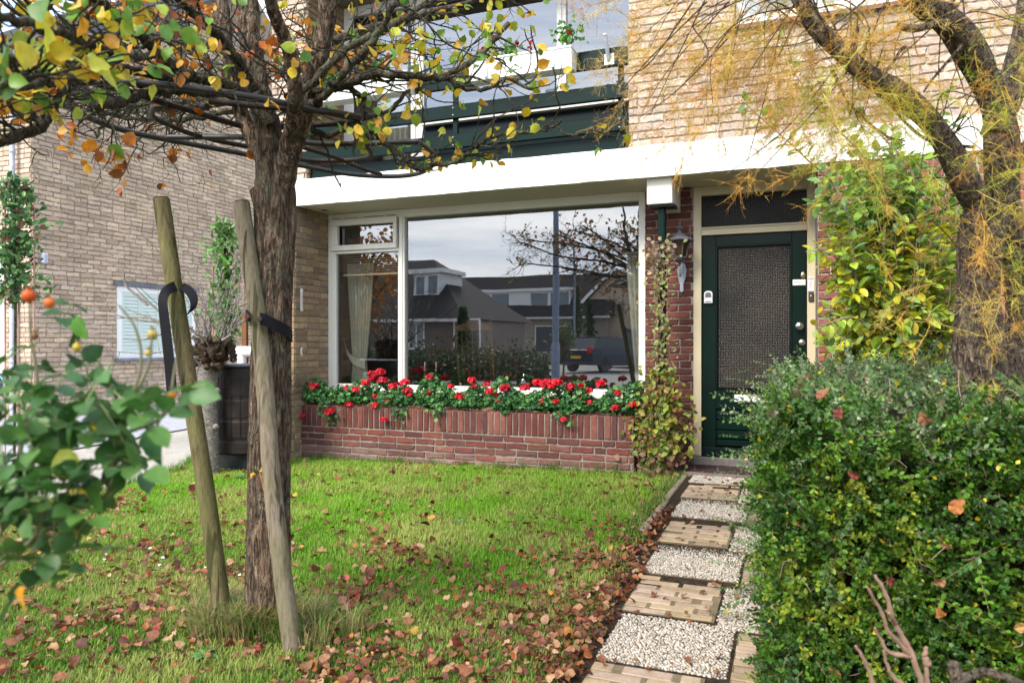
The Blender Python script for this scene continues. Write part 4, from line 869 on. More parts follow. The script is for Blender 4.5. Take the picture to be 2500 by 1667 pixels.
for pts,r0,r1 in limbs:
    P=spline([PD(*p) for p in pts],6); m=len(P); P=P+RNG.normal(0,.004,P.shape); rr=np.linspace(r0,r1,m)*RNG.uniform(.9,1.12,m)
    if r0>.03:
        ex=unit(P[-1]-P[-6]); P_=np.vstack([P]+[P[-1]+ex*t*.16+RNG.normal(0,.012,3)*t for t in range(1,7)]); rq_=np.concatenate([np.linspace(r0,r1,m),r1*np.linspace(.86,.18,6)])
        Q,q=dense(P_,rq_,.02); bark_tube(bg_,Q,q,30,.08,r0*99)
    else:
        lg.tube(P,rr,8,(1,1,1),.10)
    L=np.linalg.norm(np.diff(P,axis=0),axis=1).sum(); nb_=int(L*(20 if r0<.03 else 11)*(1 if P[-1][0]<-1.9 else .72))
    for _ in range(nb_):
        i=RNG.integers(int(m*.22),m); dd=unit(P[min(i,m-1)]-P[i-1]); s=unit(np.cross(dd,rdir(1)[0])); s[2]*=.8
        px_left=P[i][0]<-1.9
        out=np.array([P[i][0]+1.95,P[i][1]-2.4,0.]); 
        nd=unit(dd*.5+s+.55*unit(out))
        if P[i][2]<3.1: grow(P[i],nd,RNG.uniform(.16,.46),RNG.uniform(.003,.0058),2,dens_=.95 if px_left else .42,zmin=2.0 if not px_left else 1.92)
lg.build('limbs',M['bark_top'],pear,True); bg_.build('main_forks',M['bark'],pear,True)
# drooping twig below the crown
for a in ([(275,300,2.4),(272,350,2.4),(268,385,2.4),(250,415,2.4)],[(275,300,2.4),(285,350,2.38),(300,390,2.38),(315,425,2.38)]):
    P=spline([PD(*p) for p in a],6); tw.tube(P,np.linspace(.003,.0015,len(P)),5,(1,1,1),.1)
    for q in P[6:]: tips+= [(q+RNG.normal(0,.02,3),unit(RNG.normal(0,1,3)-(0,0,.7)),-1)]*(RNG.random()<.45)
tw.build('twigs',M['twig'],pear)
T=np.array([t[0] for t in tips]); Dt=np.array([t[1] for t in tips]); lv_=np.array([t[2] for t in tips]); print('tips',len(T))
prob=np.where(T[:,0]>-1.9,.80,.22); prob=np.where(lv_<0,1,prob)
# fewer leaves round the hub
k=RNG.random(len(T))<prob; T,Dt=T[k],Dt[k]
def proj(T):
    q=T-np.array((0,0,H)); dd=q@np.array((FW[0],FW[1],0)); return CX+FPX*(q@np.array((RT[0],RT[1],0)))/dd, CY-FPX*q[:,2]/dd
qx,qy=proj(T); k=~(((qx>140)&(qx<640)&(qy>195)&(qy<360)&(RNG.random(len(T))<.72))|((qx<620)&(qy>395)&(RNG.random(len(T))<.6))); T,Dt=T[k],Dt[k]
T=np.repeat(T,2,0)+RNG.normal(0,.012,(2*len(T),3)); Dt=np.repeat(Dt,2,0); n=len(T)
D=unit(Dt*.5+RNG.normal(0,.7,(n,3))-(0,0,.45)); N=rdir(n)+(0,0,.5)
OR=[(.56,.17,.012),(.46,.12,.012),(.60,.24,.015),(.38,.10,.018),(.56,.30,.02),(.22,.075,.02),(.52,.20,.015)]
YG=[(.62,.46,.03),(.55,.45,.04),(.32,.40,.04),(.16,.30,.03),(.12,.25,.04),(.64,.40,.03),(.60,.30,.03),(.45,.46,.05)]
col=np.where((T[:,0:1]>-1.9),pick(YG,n),pick(OR,n)); m=(T[:,0]<-1.9)&(RNG.random(n)<.08); col[m]=pick([(.08,.20,.05),(.18,.34,.04)],m.sum())
put(lv,L_ROUND,T,D,N,RNG.uniform(.030,.056,n),col)
# short leaf stalks
for i in range(n): pass
lv.build('leaves',M['leaf'],pear,True)
# sprouts on the trunk
g=MB(); P=spline([PD(*p) for p in [(690,1500,3.0),(678,1420,2.99),(668,1300,2.99),(650,1220,3.0),(634,1150,3.0)]],6); g.tube(P,np.linspace(.005,.0025,len(P)),6,(1.5,.9,.6)); P=spline([PD(*p) for p in [(696,1540,2.98),(690,1440,2.97),(672,1350,2.97),(665,1250,2.99)]],6); g.tube(P,.004,6,(1.5,1,.8)); g.build('sprout',M['cane'],pear)
g=MB()
for (px,py,c,s) in ((620,1152,(.75,.45,.03),.035),(632,1150,(.75,.40,.03),.030),(640,1160,(.70,.42,.04),.03),(625,1135,(.16,.36,.08),.03),(645,1145,(.2,.4,.06),.03),(650,1210,(.14,.30,.05),.03),(655,1232,(.7,.42,.04),.02),(610,1158,(.7,.42,.04),.025)):
    put(g,L_LANCE,[PD(px,py,2.97)],rdir(1)*(1,.3,.6),[(0,-1,.4)],s,[c])
g.build('sprout_leaves',M['leaf'],pear)
# ---------------------------------------------------------------- steel training frame, stakes and straps
tf=thing('training_frame','rusty steel tube rack of looped bars carrying the flat crown of the pear tree','frame',PD(668,330,3.12))
def ztube(pts,r,mat,name,k=1.5):
    r=r*k
    P=[PD(px,py,d) for px,py,d in pts]; Q=spline(P,7); g=MB(); g.tube(Q,r,10,(1,1,1)); return g.build(name,M[mat],tf,True)
zt=2.17
def onz(px,py,z=zt): return (px,py,(z-H)*FPX/(CY-py))
ztube([onz(880,292),onz(740,262),onz(615,237),onz(480,217),onz(345,203),onz(250,200),onz(195,208),onz(166,232),onz(172,258),onz(215,287),onz(300,318),onz(400,340),onz(520,362),onz(640,385),onz(740,405),onz(850,425,zt),onz(950,431,zt),onz(1020,424),onz(1058,402),onz(1060,378),onz(1038,358),onz(1018,346)],.0085,'greytube','outer_loop')
ztube([onz(235,205),onz(310,222),onz(400,252),onz(480,275),onz(560,300),onz(620,310),onz(760,305),onz(880,298)],.0085,'rust','cross_bar')
ztube([onz(880,286),onz(790,272),onz(660,262),onz(560,252),onz(510,248)],.0085,'rust','cross_bar')
ztube([onz(410,262),onz(378,262),onz(372,282),onz(400,300),onz(470,328),onz(560,350),onz(640,364),onz(740,390),onz(840,392),onz(895,385),onz(905,370),onz(880,352),onz(800,352)],.0075,'rust','inner_loop')
ztube([onz(410,335),onz(520,335),onz(640,337),onz(800,352),onz(1018,346)],.0085,'greytube','cross_bar')
ztube([onz(740,360),onz(820,385),onz(880,410),onz(930,426)],.0075,'rust','cross_bar')
g=MB()
for (px,py) in ((345,206),(500,262),(886,296),(1018,347),(405,256)): q=PD(*onz(px,py)); g=MB(); g.tube([q-(.012,0,0),q+(.012,0,0)],.015,10); g.build('clamp',M['black'],tf,True)
sg='wooden stakes beside the pear tree'
def stake(a,b,r0,r1,lab,tint):
    A,Bt=PD(*a),PD(*b); root=thing('tree_stake',lab,'stake',(A[0],A[1],0),sg); P=spline([A,A*.66+Bt*.34+RNG.normal(0,.006,3),A*.33+Bt*.67+RNG.normal(0,.006,3),Bt],14)
    Q,q=dense(P,np.linspace(r0,r1,len(P)),.03); g=MB(); bark_tube(g,Q,q*1.0,26,.02,r0*50,tint); top=Q[-1]; T=unit(Q[-1]-Q[-2]); u=unit(np.cross(T,(0,1.,0))); w=np.cross(T,u); a_=np.arange(26)*2*math.pi/26
    g.add([top+T*.006]+[top+q[-1]*.95*(np.cos(t)*u+np.sin(t)*w)+T*.004 for t in a_],[(0,1+i,1+(i+1)%26) for i in range(26)],tuple(np.array(tint)*.8))
    g.build('post',M['stake'],root,True); return root
stA=stake((555,1590,3.09),(393,482,3.22),.0375,.0345,'green stained wooden stake leaning alone left of the trunk with a loose black strap',(.60,.60,.38))
stB=stake((724,1660,2.88),(589,494,3.05),.0375,.0335,'grey wooden stake crossing in front of the trunk and strapped to it',(.85,.84,.82))
def ribbon(mb,P,wv,w,col=(1,1,1),th=.003):
    P=np.asarray(P); wv=unit(np.asarray(wv,float)); 
    if wv.ndim==1: wv=np.tile(wv,(len(P),1))
    Tn=unit(np.gradient(P,axis=0)); nn=unit(np.cross(Tn,wv)); V=np.stack([P-wv*w/2-nn*th/2,P+wv*w/2-nn*th/2,P+wv*w/2+nn*th/2,P-wv*w/2+nn*th/2],1).reshape(-1,3); m=len(P)
    i=np.arange(m-1)[:,None]*4; j=np.arange(4)[None]; mb.add(V,np.stack([i+j,i+(j+1)%4,i+4+(j+1)%4,i+4+j],-1).reshape(-1,4),col); mb.add(V[:4],[(0,1,2,3)],col); mb.add(V[-4:],[(0,1,2,3)],col)
s1=thing('tree_strap','black rubber strap nailed to the grey stake and passed round the trunk','strap',PD(640,775,2.95),'rubber tree straps')
c=PD(664,800,3.12); A=PD(634,778,2.945); g=MB(); 
P=[A,PD(650,782,2.955),PD(680,796,2.985)]; 
for t in np.linspace(-1.0,2.4,12):
    ang=math.radians(-70)+t; P.append(np.array((c[0]+.098*math.cos(ang+YAW),c[1]+.098*math.sin(ang+YAW),A[2]-.045-.010*t)))
P=[p for p in P]; P2=[A,PD(652,783,2.955),PD(682,798,2.99),PD(704,810,3.04),PD(713,820,3.10),PD(709,818,3.17),PD(690,800,3.225),PD(650,780,3.225),PD(618,772,3.17),PD(604,770,3.08),PD(600,772,3.0),PD(606,772,2.965)]
ribbon(g,spline(P2,5),(0,0,1),.050); g.build('band',M['strap'],s1)
for (px,py,d) in ((634,779,2.935),(604,773,2.95)): g=MB(); q=PD(px,py,d); g.lathe([(.001,0),(.013,0),(.011,.004),(.001,.005)],q,14,(1.5,.9,.6),M=RXm); g.build('washer',M['rust'],s1)
s2=thing('tree_strap','loose black rubber strap hanging from the green stained stake','strap',PD(425,740,3.18),'rubber tree straps')
g=MB(); P=spline([PD(420,960,3.10),PD(413,880,3.10),PD(404,800,3.10),PD(398,745,3.10),PD(400,722,3.11),PD(412,706,3.13),PD(432,697,3.17)],5); wv=np.linspace(0,1,len(P))[:,None]; wvv=(1-wv)*np.array((math.cos(YAW),math.sin(YAW),0))+wv*wv*np.array((.2,0,-.7)); ribbon(g,P,wvv,.044)
P=spline([PD(440,698,3.19),PD(456,705,3.18),PD(470,722,3.15),PD(474,742,3.12),PD(468,757,3.1),PD(463,763,3.1)],6); ribbon(g,P,(.0,.85,.5),.05); g.build('band',M['strap'],s2)
# ---------------------------------------------------------------- rose in front
rose=thing('rose_bush','green rose bush with orange hips leaning in close at the left','rose',(-1.2,.9,0))
st=MB(); lf=MB(); hp_=MB(); d0=.98
stems=[[(-200,1480,.95),(60,1330,.95),(250,1180,.97),(320,980,.98),(345,880,.99),(330,800,.99),(290,745,.99)],[(-120,1500,.9),(-20,1350,.92),(20,1220,.95),(60,1050,.98),(90,930,1.0),(75,820,1.0),(72,740,1.0)],[(250,1230,.96),(300,1130,.98),(370,1060,1.0),(400,1000,1.02),(420,960,1.02)],[(40,1250,.95),(-30,1100,.93)],[(-60,1420,.95),(90,1300,.94),(120,1100,.94)],[(300,1080,.98),(250,1000,.97),(180,960,.95)],[(300,1010,.98),(360,900,1.0),(372,815,1.01)],[(300,1060,1.0),(400,1010,1.03),(430,880,1.05)]]
stP=[]
for s in stems: P=spline([PD(*p) for p in s],7); st.tube(P,np.linspace(.0032,.0014,len(P)),7,(.12,.11,.04)); stP.append(P)
def rose_leaf(base,dirv,size,col):
    d=unit(dirv); side=unit(np.cross(d,(0,0,1.)+rdir(1)[0]*.4)); nrm=unit(np.cross(side,d)); P=np.array([base+d*size*2.2*t-(0,0,.012*t*t) for t in np.linspace(0,1,5)]); st.tube(P,.0011,4,(.14,.18,.05))
    T=[P[-1],P[3],P[3],P[1],P[1]]; D=[d,side+d*.5,-side+d*.5,side+d*.4,-side+d*.4]; S=[1.15,1,1,.85,.85]
    n=5; put(lf,L_ROUND,T,np.array(D)+RNG.normal(0,.15,(n,3)),np.tile(nrm,(n,1))+RNG.normal(0,.35,(n,3)),np.array(S)*size,np.tile(col,(n,1))*RNG.uniform(.8,1.2,(n,1)))
RG=[(.045,.13,.025),(.035,.10,.025),(.06,.16,.03),(.09,.20,.04),(.05,.13,.04)]
centers=[(RNG.uniform(-20,380)*(1 if i%3 else .6),RNG.uniform(900,1240)+(60 if i%2 else 0)) for i in range(50)]+[(RNG.uniform(-10,190),RNG.uniform(1180,1400)) for i in range(16)]+[(30,960),(90,1010),(150,900),(200,960),(250,900),(300,930),(330,1010),(270,1010),(60,1080),(130,1070),(200,1090),(280,1110),(350,1090),(400,1010),(100,1170),(40,1180),(170,1170),(230,1180),(60,1270),(130,1260),(200,1250),(20,1350),(100,1340),(170,1330),(60,1420),(440,965),(180,780),(300,860),(240,1130),(10,1100),(320,1060),(150,1000),(20,890),(230,1310),(40,1230),(210,1020)]
centers=[c for c in centers if not (c[0]>230 and c[1]>1130) and RNG.random()<.85]
for (px,py) in centers:
    b=PD(px+RNG.normal(0,18),py+RNG.normal(0,18),RNG.uniform(.88,1.08)); c=np.array(RG[RNG.integers(0,5)]); 
    if RNG.random()<.03: c=np.array((.45,.38,.03))
    dv=np.array((RNG.normal(.2,.6),RNG.normal(-.2,.4),RNG.normal(-.25,.5))); rose_leaf(b-unit(dv)*.04,dv,RNG.uniform(.026,.036),c)
for (px,py,d,s,dv,c) in ((375,1035,.95,.056,(.1,-.1,-1),(.06,.16,.06)),(465,955,1.0,.046,(1,0,-.1),(.07,.18,.04)),(60,1430,.88,.036,(-.3,0,-1),(.70,.33,.03)),(188,770,1.0,.036,(.3,0,-.9),(.10,.26,.04)),(340,1110,.95,.05,(-.7,0,-.9),(.05,.15,.05)),(250,1170,.9,.06,(-.3,0,-1),(.07,.18,.03)),(130,1120,.9,.045,(.9,0,-.2),(.20,.23,.02)),(240,1000,.95,.04,(-.1,0,-1),(.6,.5,.03))):
    put(lf,L_ROUND,[PD(px,py,d)],[dv],[(-.2,-1,.5)],s,[c])
st.build('stems',M['flat'],rose,True); lf.build('leaves',M['leaf'],rose,True)
for (px,py,d,r,c) in ((70,723,1.0,.0092,(.60,.10,.015)),(121,740,1.0,.0072,(.62,.14,.02)),(188,848,1.0,.006,(.5,.35,.04)),(85,820,1.0,.005,(.2,.10,.03)),(372,818,1.02,.0075,(.45,.35,.08)),(420,965,1.02,.0065,(.65,.18,.02)),(362,862,1.03,.005,(.5,.35,.05))):
    g=MB(); q=PD(px,py,d); g.lathe([(.001,-r),(r*.7,-r*.72),(r,0),(r*.75,r*.7),(r*.3,r*.95),(r*.35,r*1.2),(.001,r*1.1)],q,14,c); put(g,L_LANCE,np.tile(q+(0,0,r),(5,1)),rdir(5)+(0,0,.9),rdir(5),r*1.1,[(.20,.14,.04)]*5); g.build('rose_hip',M['leaf_gloss'],rose,True)
# ---------------------------------------------------------------- geraniums
GL_n=14; a=np.arange(GL_n)*2*math.pi/GL_n; rad=np.where(np.arange(GL_n)%2==0,1.0,.84)*.5; rad[0]=.12
GV=np.vstack([[(0,0,0)],np.stack([rad*.5*np.cos(a+math.pi/2+math.pi),rad*.5*np.sin(a+math.pi/2+math.pi),np.full(GL_n,-.015)],-1),np.stack([rad*np.cos(a+math.pi/2+math.pi),rad*np.sin(a+math.pi/2+math.pi),.07*np.where(np.arange(GL_n)%4<2,1,-.2)],-1)])
GF=[(0,1+i,1+(i+1)%GL_n) for i in range(GL_n)]
for i in range(GL_n): p,q,r_,s_=1+i,1+(i+1)%GL_n,1+GL_n+(i+1)%GL_n,1+GL_n+i; GF+=[(p,s_,r_),(p,r_,q)]
L_GER=(GV,np.array(GF))
pet=leaf_t(.42,.05,.1,((0,0),(.35,.8),(.75,1),(1,.0)))
def flower_head(q,s,c,parent,nm='flower_head'):
    g=MB(); n=int(17*s/.03); O=rdir(n); O[:,2]=np.abs(O[:,2])*.9-.15; O=unit(O); T=[];D=[];N=[]
    for o in O:
        rs_=RNG.uniform(.45,1.12)
        u=unit(np.cross(o,(.3,.2,1))); w=np.cross(o,u); ph=RNG.uniform(0,6)
        for k in range(5): aa=ph+k*2*math.pi/5; T.append(q+o*s*(1,1,.7)*rs_); D.append(math.cos(aa)*u+math.sin(aa)*w+o*.35); N.append(o)
    m=len(T); put(g,pet,np.array(T),np.array(D),np.array(N)+RNG.normal(0,.15,(m,3)),RNG.uniform(.018,.026,m)*(.7+s*10),pick([c,(c[0]*.75,c[1],c[2]),(c[0]*.95,c[1]*4,c[2]*3)],m,.22)); return g.build(nm,M['petal'],parent)
flz=[(178,1057),(120,1210),(260,1185),(355,1150),(395,1075),(345,1065),(440,1040),(475,1000),(512,990),(490,1110),(525,1030),(485,1155),(530,1225),(555,1130),(575,1060),(640,1040),(650,1080),(655,1100),(760,1012),(755,1095),(868,1058),(915,1112),(975,1030),(985,1060),(1048,1050),(1068,1085),(1095,1105),(1112,1138),(1140,1070),(1240,1065),(1325,1055),(1330,1140),(1375,1060),(1395,1135),(1400,1040),(1470,1062),(1510,1115),(1520,1055),(1570,1080),(1565,1140),(1625,1045),(1700,1168),(1710,1090),(1785,1150),(1435,1225),(1300,1040),(600,1050),(470,1020),(1350,1042)]
FL=[(680+x/2.063,430+y/2.063,x) for x,y in flz]
bounds=[60,260,470,690,860,1060,1240,1420,1600,1860]
desc=['small trailing geranium at the far left end of the brick planter, few red blooms','geranium in the planter just below the window\'s left corner','bushy geranium with the tallest red blooms, below the narrow window pane','geranium spilling over the planter rim below the window post','geranium with one high red bloom, just right of the window post','geranium in the middle of the planter with paired red blooms','geranium right of the planter\'s middle with a broad red head','geranium under the reflected car with a dense run of red blooms','geranium at the right end of the planter beside the climber']
GC=[(.04,.14,.035),(.06,.20,.05),(.03,.10,.03),(.10,.28,.06),(.05,.15,.055),(.14,.34,.08)]
def gx(zx,Y=6.62): return PY(680+zx/2.063,980,Y)[0]
for k in range(9):
    xa,xb=gx(bounds[k]),gx(bounds[k+1]); xc=(xa+xb)/2; pl_=thing('geranium',desc[k],'geranium',(xc,6.7,.5),'red geraniums in the brick planter')
    g=MB(); n=900; s=MB()
    t=RNG.normal(0,1,(n,3)); t=unit(t)*RNG.uniform(.45,1,(n,1))**.5; lo=RNG.random(n)<.25
    hgt=.20 if k else .15
    T=np.stack([xc+t[:,0]*(xb-xa)*.60,6.66+t[:,1]*.18,.635+hgt*.95*t[:,2]*np.where(t[:,2]>0,1,.35)],-1)
    hill=1+.28*np.sin(T[:,0]*9+1)+.15*np.sin(T[:,0]*23); T[:,2]=.60+(T[:,2]-.59)*hill
    drop=(T[:,1]<6.56)&(T[:,2]<.60); drop&=RNG.random(len(drop))<.35; T[drop,1]-=.06; T[drop,2]-=.03; up_=(T[:,1]<6.56)&(~drop); T[up_,2]=np.maximum(T[up_,2],.595)
    bad=(T[:,2]<.575)&(T[:,1]>6.5)&(T[:,1]<6.62); T[bad,2]=.60
    # trailing bits
    for (zx,zy) in ((275,1215),(600,1190),(225,1170),(1430,1205),(790,1180)) if 1 else ():
        if bounds[k]<=zx<bounds[k+1]:
            c0=PY(680+zx/2.063,430+zy/2.063,6.45); T=np.vstack([T,c0+RNG.normal(0,1,(26,3))*(.045,.012,.04)])
    n=len(T); O=unit(T-np.array((xc,6.72,.50)))
    T[:,0]=np.clip(T[:,0],X0+.02,X1+.04)
    put(g,L_GER,T,rdir(n)*.8+O*.4-(0,0,.2),O*.8+rdir(n)*.5+(0,-.5,.55),RNG.uniform(.026,.056,n),pick(GC,n,.35)); 
    m=RNG.random(n)<.02
    g.build('foliage',M['leaf'],pl_)
    for i in range(26): j=RNG.integers(0,n); s.tube([(xc+(T[j][0]-xc)*.5,6.72,.50),(T[j]+np.array((xc,6.7,.5)))/2+(0,0,.03),T[j]],.003,4,(.14,.20,.06))
    for (px,py,zx) in FL:
        if bounds[k]<=zx<bounds[k+1]:
            Yd=6.56 if py<985 else (6.5 if py<1000 else 6.44); q=PY(px,py,Yd); s.tube([(q[0],6.70,.55),(q[0]+.01,6.66,(q[2]+.58)/2),q],.0022,4,(.16,.22,.06))
            flower_head(q,RNG.uniform(.026,.052) if py<1005 else .026,(RNG.uniform(.5,.9),.010,.022),pl_)
    s.build('stems',M['flat'],pl_)
# balcony flowers
for (cx_,cy_,w,h,n,fl,lab) in ((1390,85,.16,.12,130,[(1389,80),(1293,118),(1297,105)],'small red geranium at the wall end of the right balcony flower box'),(1240,125,.14,.10,90,[(1203,94),(1262,107),(1180,120)],'red geranium half hidden by pear leaves in the right balcony flower box'),(925,165,.10,.10,110,[(898,158),(892,148)],'bright green geranium in the middle of the left balcony flower box'),(820,196,.12,.07,110,[(872,195),(840,178)],'low green geranium at the left end of the left balcony flower box')):
    q=PY(cx_,cy_,6.25); r=thing('geranium',lab,'geranium',(q[0],6.25,3.85),'geraniums in the balcony boxes'); g=MB(); T=q+RNG.normal(0,.45,(n,3))*(w,.07,h); T[:,2]=np.maximum(T[:,2],3.87); put(g,L_GER,T,rdir(n),rdir(n)*.7+(0,-.6,.5),RNG.uniform(.03,.05,n),pick([(.10,.30,.04),(.07,.22,.04),(.16,.36,.06)],n)); g.build('foliage',M['leaf'],r)
    s=MB(); 
    for i in range(8): s.tube([(q[0]+RNG.normal(0,.03),6.25,3.85),T[i]],.002,4,(.14,.22,.06))
    s.build('stems',M['flat'],r)
    for f in fl: flower_head(PY(f[0],f[1],6.22),.014,(.75,.02,.03),r)
# ---------------------------------------------------------------- climber on the downpipe
cl=thing('climbing_plant','yellowing climber with heart shaped leaves twining up the green downpipe','climber',(-1.08,6.5,0))
g=MB(); s=MB(); Ts=[]; 
prof=[(.06,.10,26),(.15,.14,150),(.30,.19,230),(.45,.20,260),(.60,.17,210),(.75,.12,130),(.95,.105,110),(1.15,.10,90),(1.35,.085,70),(1.55,.07,48),(1.75,.08,48),(1.92,.11,70),(2.02,.15,90)]
for z,w,n in prof:
    T=np.array((-1.08,6.50,z))+RNG.normal(0,1,(n,3))*(w*.62,.045,.075); T[:,1]=np.minimum(T[:,1],6.545); Ts.append(T)
T=np.vstack(Ts); n=len(T); low=T[:,2:3]<1.0
col=np.where(low,pick([(.34,.36,.04),(.20,.28,.04),(.38,.32,.06),(.11,.19,.03),(.28,.15,.05),(.26,.30,.06),(.16,.09,.04)],n,.25),pick([(.30,.32,.10),(.16,.24,.07),(.36,.26,.12),(.24,.30,.08),(.28,.17,.10)],n,.25))
top=T[:,2]>1.85; col[top]=pick([(.25,.17,.12),(.30,.24,.14),(.22,.26,.10),(.20,.12,.09),(.40,.34,.14)],top.sum(),.3)
bot=T[:,2]<.25; col[bot]=pick([(.24,.12,.07),(.30,.17,.10),(.20,.22,.06)],bot.sum(),.3)
put(g,L_ROUND,T,rdir(n)*.7-(0,0,.6),rdir(n)*.6+(0,-1,.35),np.where(T[:,2]<1,RNG.uniform(.035,.068,n),RNG.uniform(.022,.048,n)),col); g.build('leaves',M['leaf'],cl)
for k in range(9):
    ph=k*.7; P=[(-1.079+(.045+.01*(k%3))*math.cos(ph+z*5*(1 if k%2 else -1)),6.555+(.045)*math.sin(ph+z*5*(1 if k%2 else -1)),z) for z in np.arange(0,1.98-.15*(k%3),.06)]; s.tube(P,.003+.001*(k%3),5,(.8,.6,.5),.1)
for k in range(46):
    z=RNG.choice([RNG.uniform(1.85,2.1),RNG.uniform(.05,.7)]); p=np.array((-1.079,6.52,z)); grow(p,rdir(1)[0]*(1,.4,.7),RNG.uniform(.08,.2),.0016,0,.3,0,1,0,5,[],s,.03)
s.build('vines',M['cane'],cl)
# ---------------------------------------------------------------- espaliered evergreens by the neighbour's drive
def espalier(px,ptop,pbot,d,wpx,n,lab,pal):
    a=PD(px,ptop,d); b=PD(px,pbot,d); W_=wpx/FPX*d; r=thing('espalier_shrub',lab,'shrub',(b[0],b[1],0),'small leaved evergreens trained on canes'); g=MB()
    z=RNG.uniform(b[2],a[2],n); w=W_*.5*(.55+.45*np.abs(np.sin(z*4.2+px)))*np.where(z>a[2]-.12,.6,1); T=np.stack([b[0]+RNG.normal(0,.5,n)*w,b[1]+RNG.normal(0,.07,n),z],-1)
    put(g,L_OVAL,T,rdir(n)+(0,0,.25),rdir(n)+(0,-.6,.6),RNG.uniform(.055,.10,n),pick(pal,n,.25)); g.build('foliage',M['leaf_gloss'],r)
    s=MB(); s.tube([(b[0],b[1],0),(b[0]+.02,b[1],b[2]),(b[0],b[1],a[2]-.1)],.014,7); 
    for k in range(14): zz=RNG.uniform(b[2]-.1,a[2]-.1); s.tube([(b[0],b[1],zz),(b[0]+RNG.normal(0,.5)*W_,b[1]+RNG.normal(0,.05),zz+.18)],.006,5)
    s.build('stem',M['bark_top'],r); c=MB()
    for dx in (-.22,.0,.24): c.tube([(b[0]+dx,b[1]+.05,0),(b[0]+dx,b[1]+.05,a[2]-.3)],.009,7,(1.2,1,1))
    for zz in (b[2]+.02,(a[2]+b[2])/2): c.tube([(b[0]-.3,b[1]+.04,zz),(b[0]+.3,b[1]+.04,zz)],.008,6,(1.2,1,1))
    c.build('cane_frame',M['cane'],r)
espalier(35,440,735,7.9,175,1000,'dark green trained evergreen with red tipped leaves by the left downpipe',[(.06,.15,.045),(.08,.19,.05),(.13,.26,.08),(.05,.12,.04),(.10,.22,.06),(.07,.16,.05),(.16,.06,.04)])
espalier(548,545,850,8.6,105,760,'lighter green trained evergreen rising behind the knobbly pollard tree',[(.10,.24,.05),(.14,.30,.07),(.07,.18,.04),(.20,.34,.10)])
g=MB(); q=PD(598,800,8.4); g.box(q[0]-.035,q[0]+.035,q[1]-.02,q[1]+.02,0,q[2]+.15,(1,.85,.7),.004); tag(g.build('garden_stake',M['wood'],None),'square orange brown timber stake behind the white pipe elbow','stake')
# ---------------------------------------------------------------- pollard
d=6.85; b=PD(508,1146,d); pol=thing('pollard_tree','short pollard with a knobbly head and bare twigs beside the rain barrel','tree',(b[0],b[1],0))
g=MB(); P=spline([(b[0],b[1],-.02),PD(509,1050,d),PD(507,980,d),PD(508,920,d),PD(512,885,d)],6); rr=np.interp(np.arange(len(P))/(len(P)-1),[0,.15,.7,1],[.105,.088,.085,.10]); Q,q=dense(P,rr,.03); bark_tube(g,Q,q,30,.03,7)
for (px,py) in ((527,1043),(531,955)): c=PD(px,py,d-.05); g.lathe([(.001,-.03),(.028,-.01),(.032,.01),(.018,.03),(.001,.035)],c,8)
g.build('trunk',M['bark_pale'],pol,True)
g=MB(); hub=PD(520,862,d)
for k in range(190):
    c=hub+np.clip(RNG.normal(0,1,3),-1.5,1.5)*(.10,.08,.08); r=RNG.uniform(.016,.045); P=[c+unit(RNG.normal(0,1,3))*r*t for t in (-.8,-.3,.3,.9)]; g.tube(np.array(P)+RNG.normal(0,r*.2,(4,3)),[r*.5,r,r*.85,r*.35],8,np.array((1,1.05,1.1))*RNG.uniform(.6,1.7),.35)
g.build('knotted_head',M['knot'],pol,True)
g=MB(); t_=MB(); tp=[]
for k in range(34):
    a_=RNG.uniform(0,2*math.pi); el=RNG.uniform(-.05,.95); dv=np.array((math.cos(a_)*math.cos(el),math.sin(a_)*math.cos(el)*.7,math.sin(el))); c=hub+dv*.11+(0,0,.03); L=RNG.uniform(.12,.32); P=[c]
    for i in range(5): dv=unit(dv+RNG.normal(0,.22,3)+(0,0,.12)); P.append(P[-1]+dv*L/5)
    P=np.array(P); r=RNG.uniform(.012,.026) if k<12 else RNG.uniform(.005,.009); g.tube(P,np.linspace(r,r*.6,6),7,(1,1,1),.12)
    for _ in range(1 if k<34 else 0): grow(P[-1],dv+RNG.normal(0,.35,3),RNG.uniform(.35,.85),.0055,1,.09,.035,.35,0.9,5,tp,t_,.07)
for a_ in ([(470,800),(415,780),(370,745),(330,715),(300,695)],[(470,810),(400,790),(330,780),(280,765),(248,716)],[(472,820),(400,815),(350,830),(297,827)],[(465,812),(420,800),(365,775),(335,765),(305,752)],[(360,745),(310,700),(300,660),(282,660)],[(400,785),(340,775),(285,777)]):
    P=spline([PD(x,y,d-.4) for x,y in a_],5); t_.tube(P,np.linspace(.012,.004,len(P)),5,(1,1,1),.1)
g.build('branches',M['bark_pale'],pol,True); t_.build('twigs',M['bark_pale'],pol)
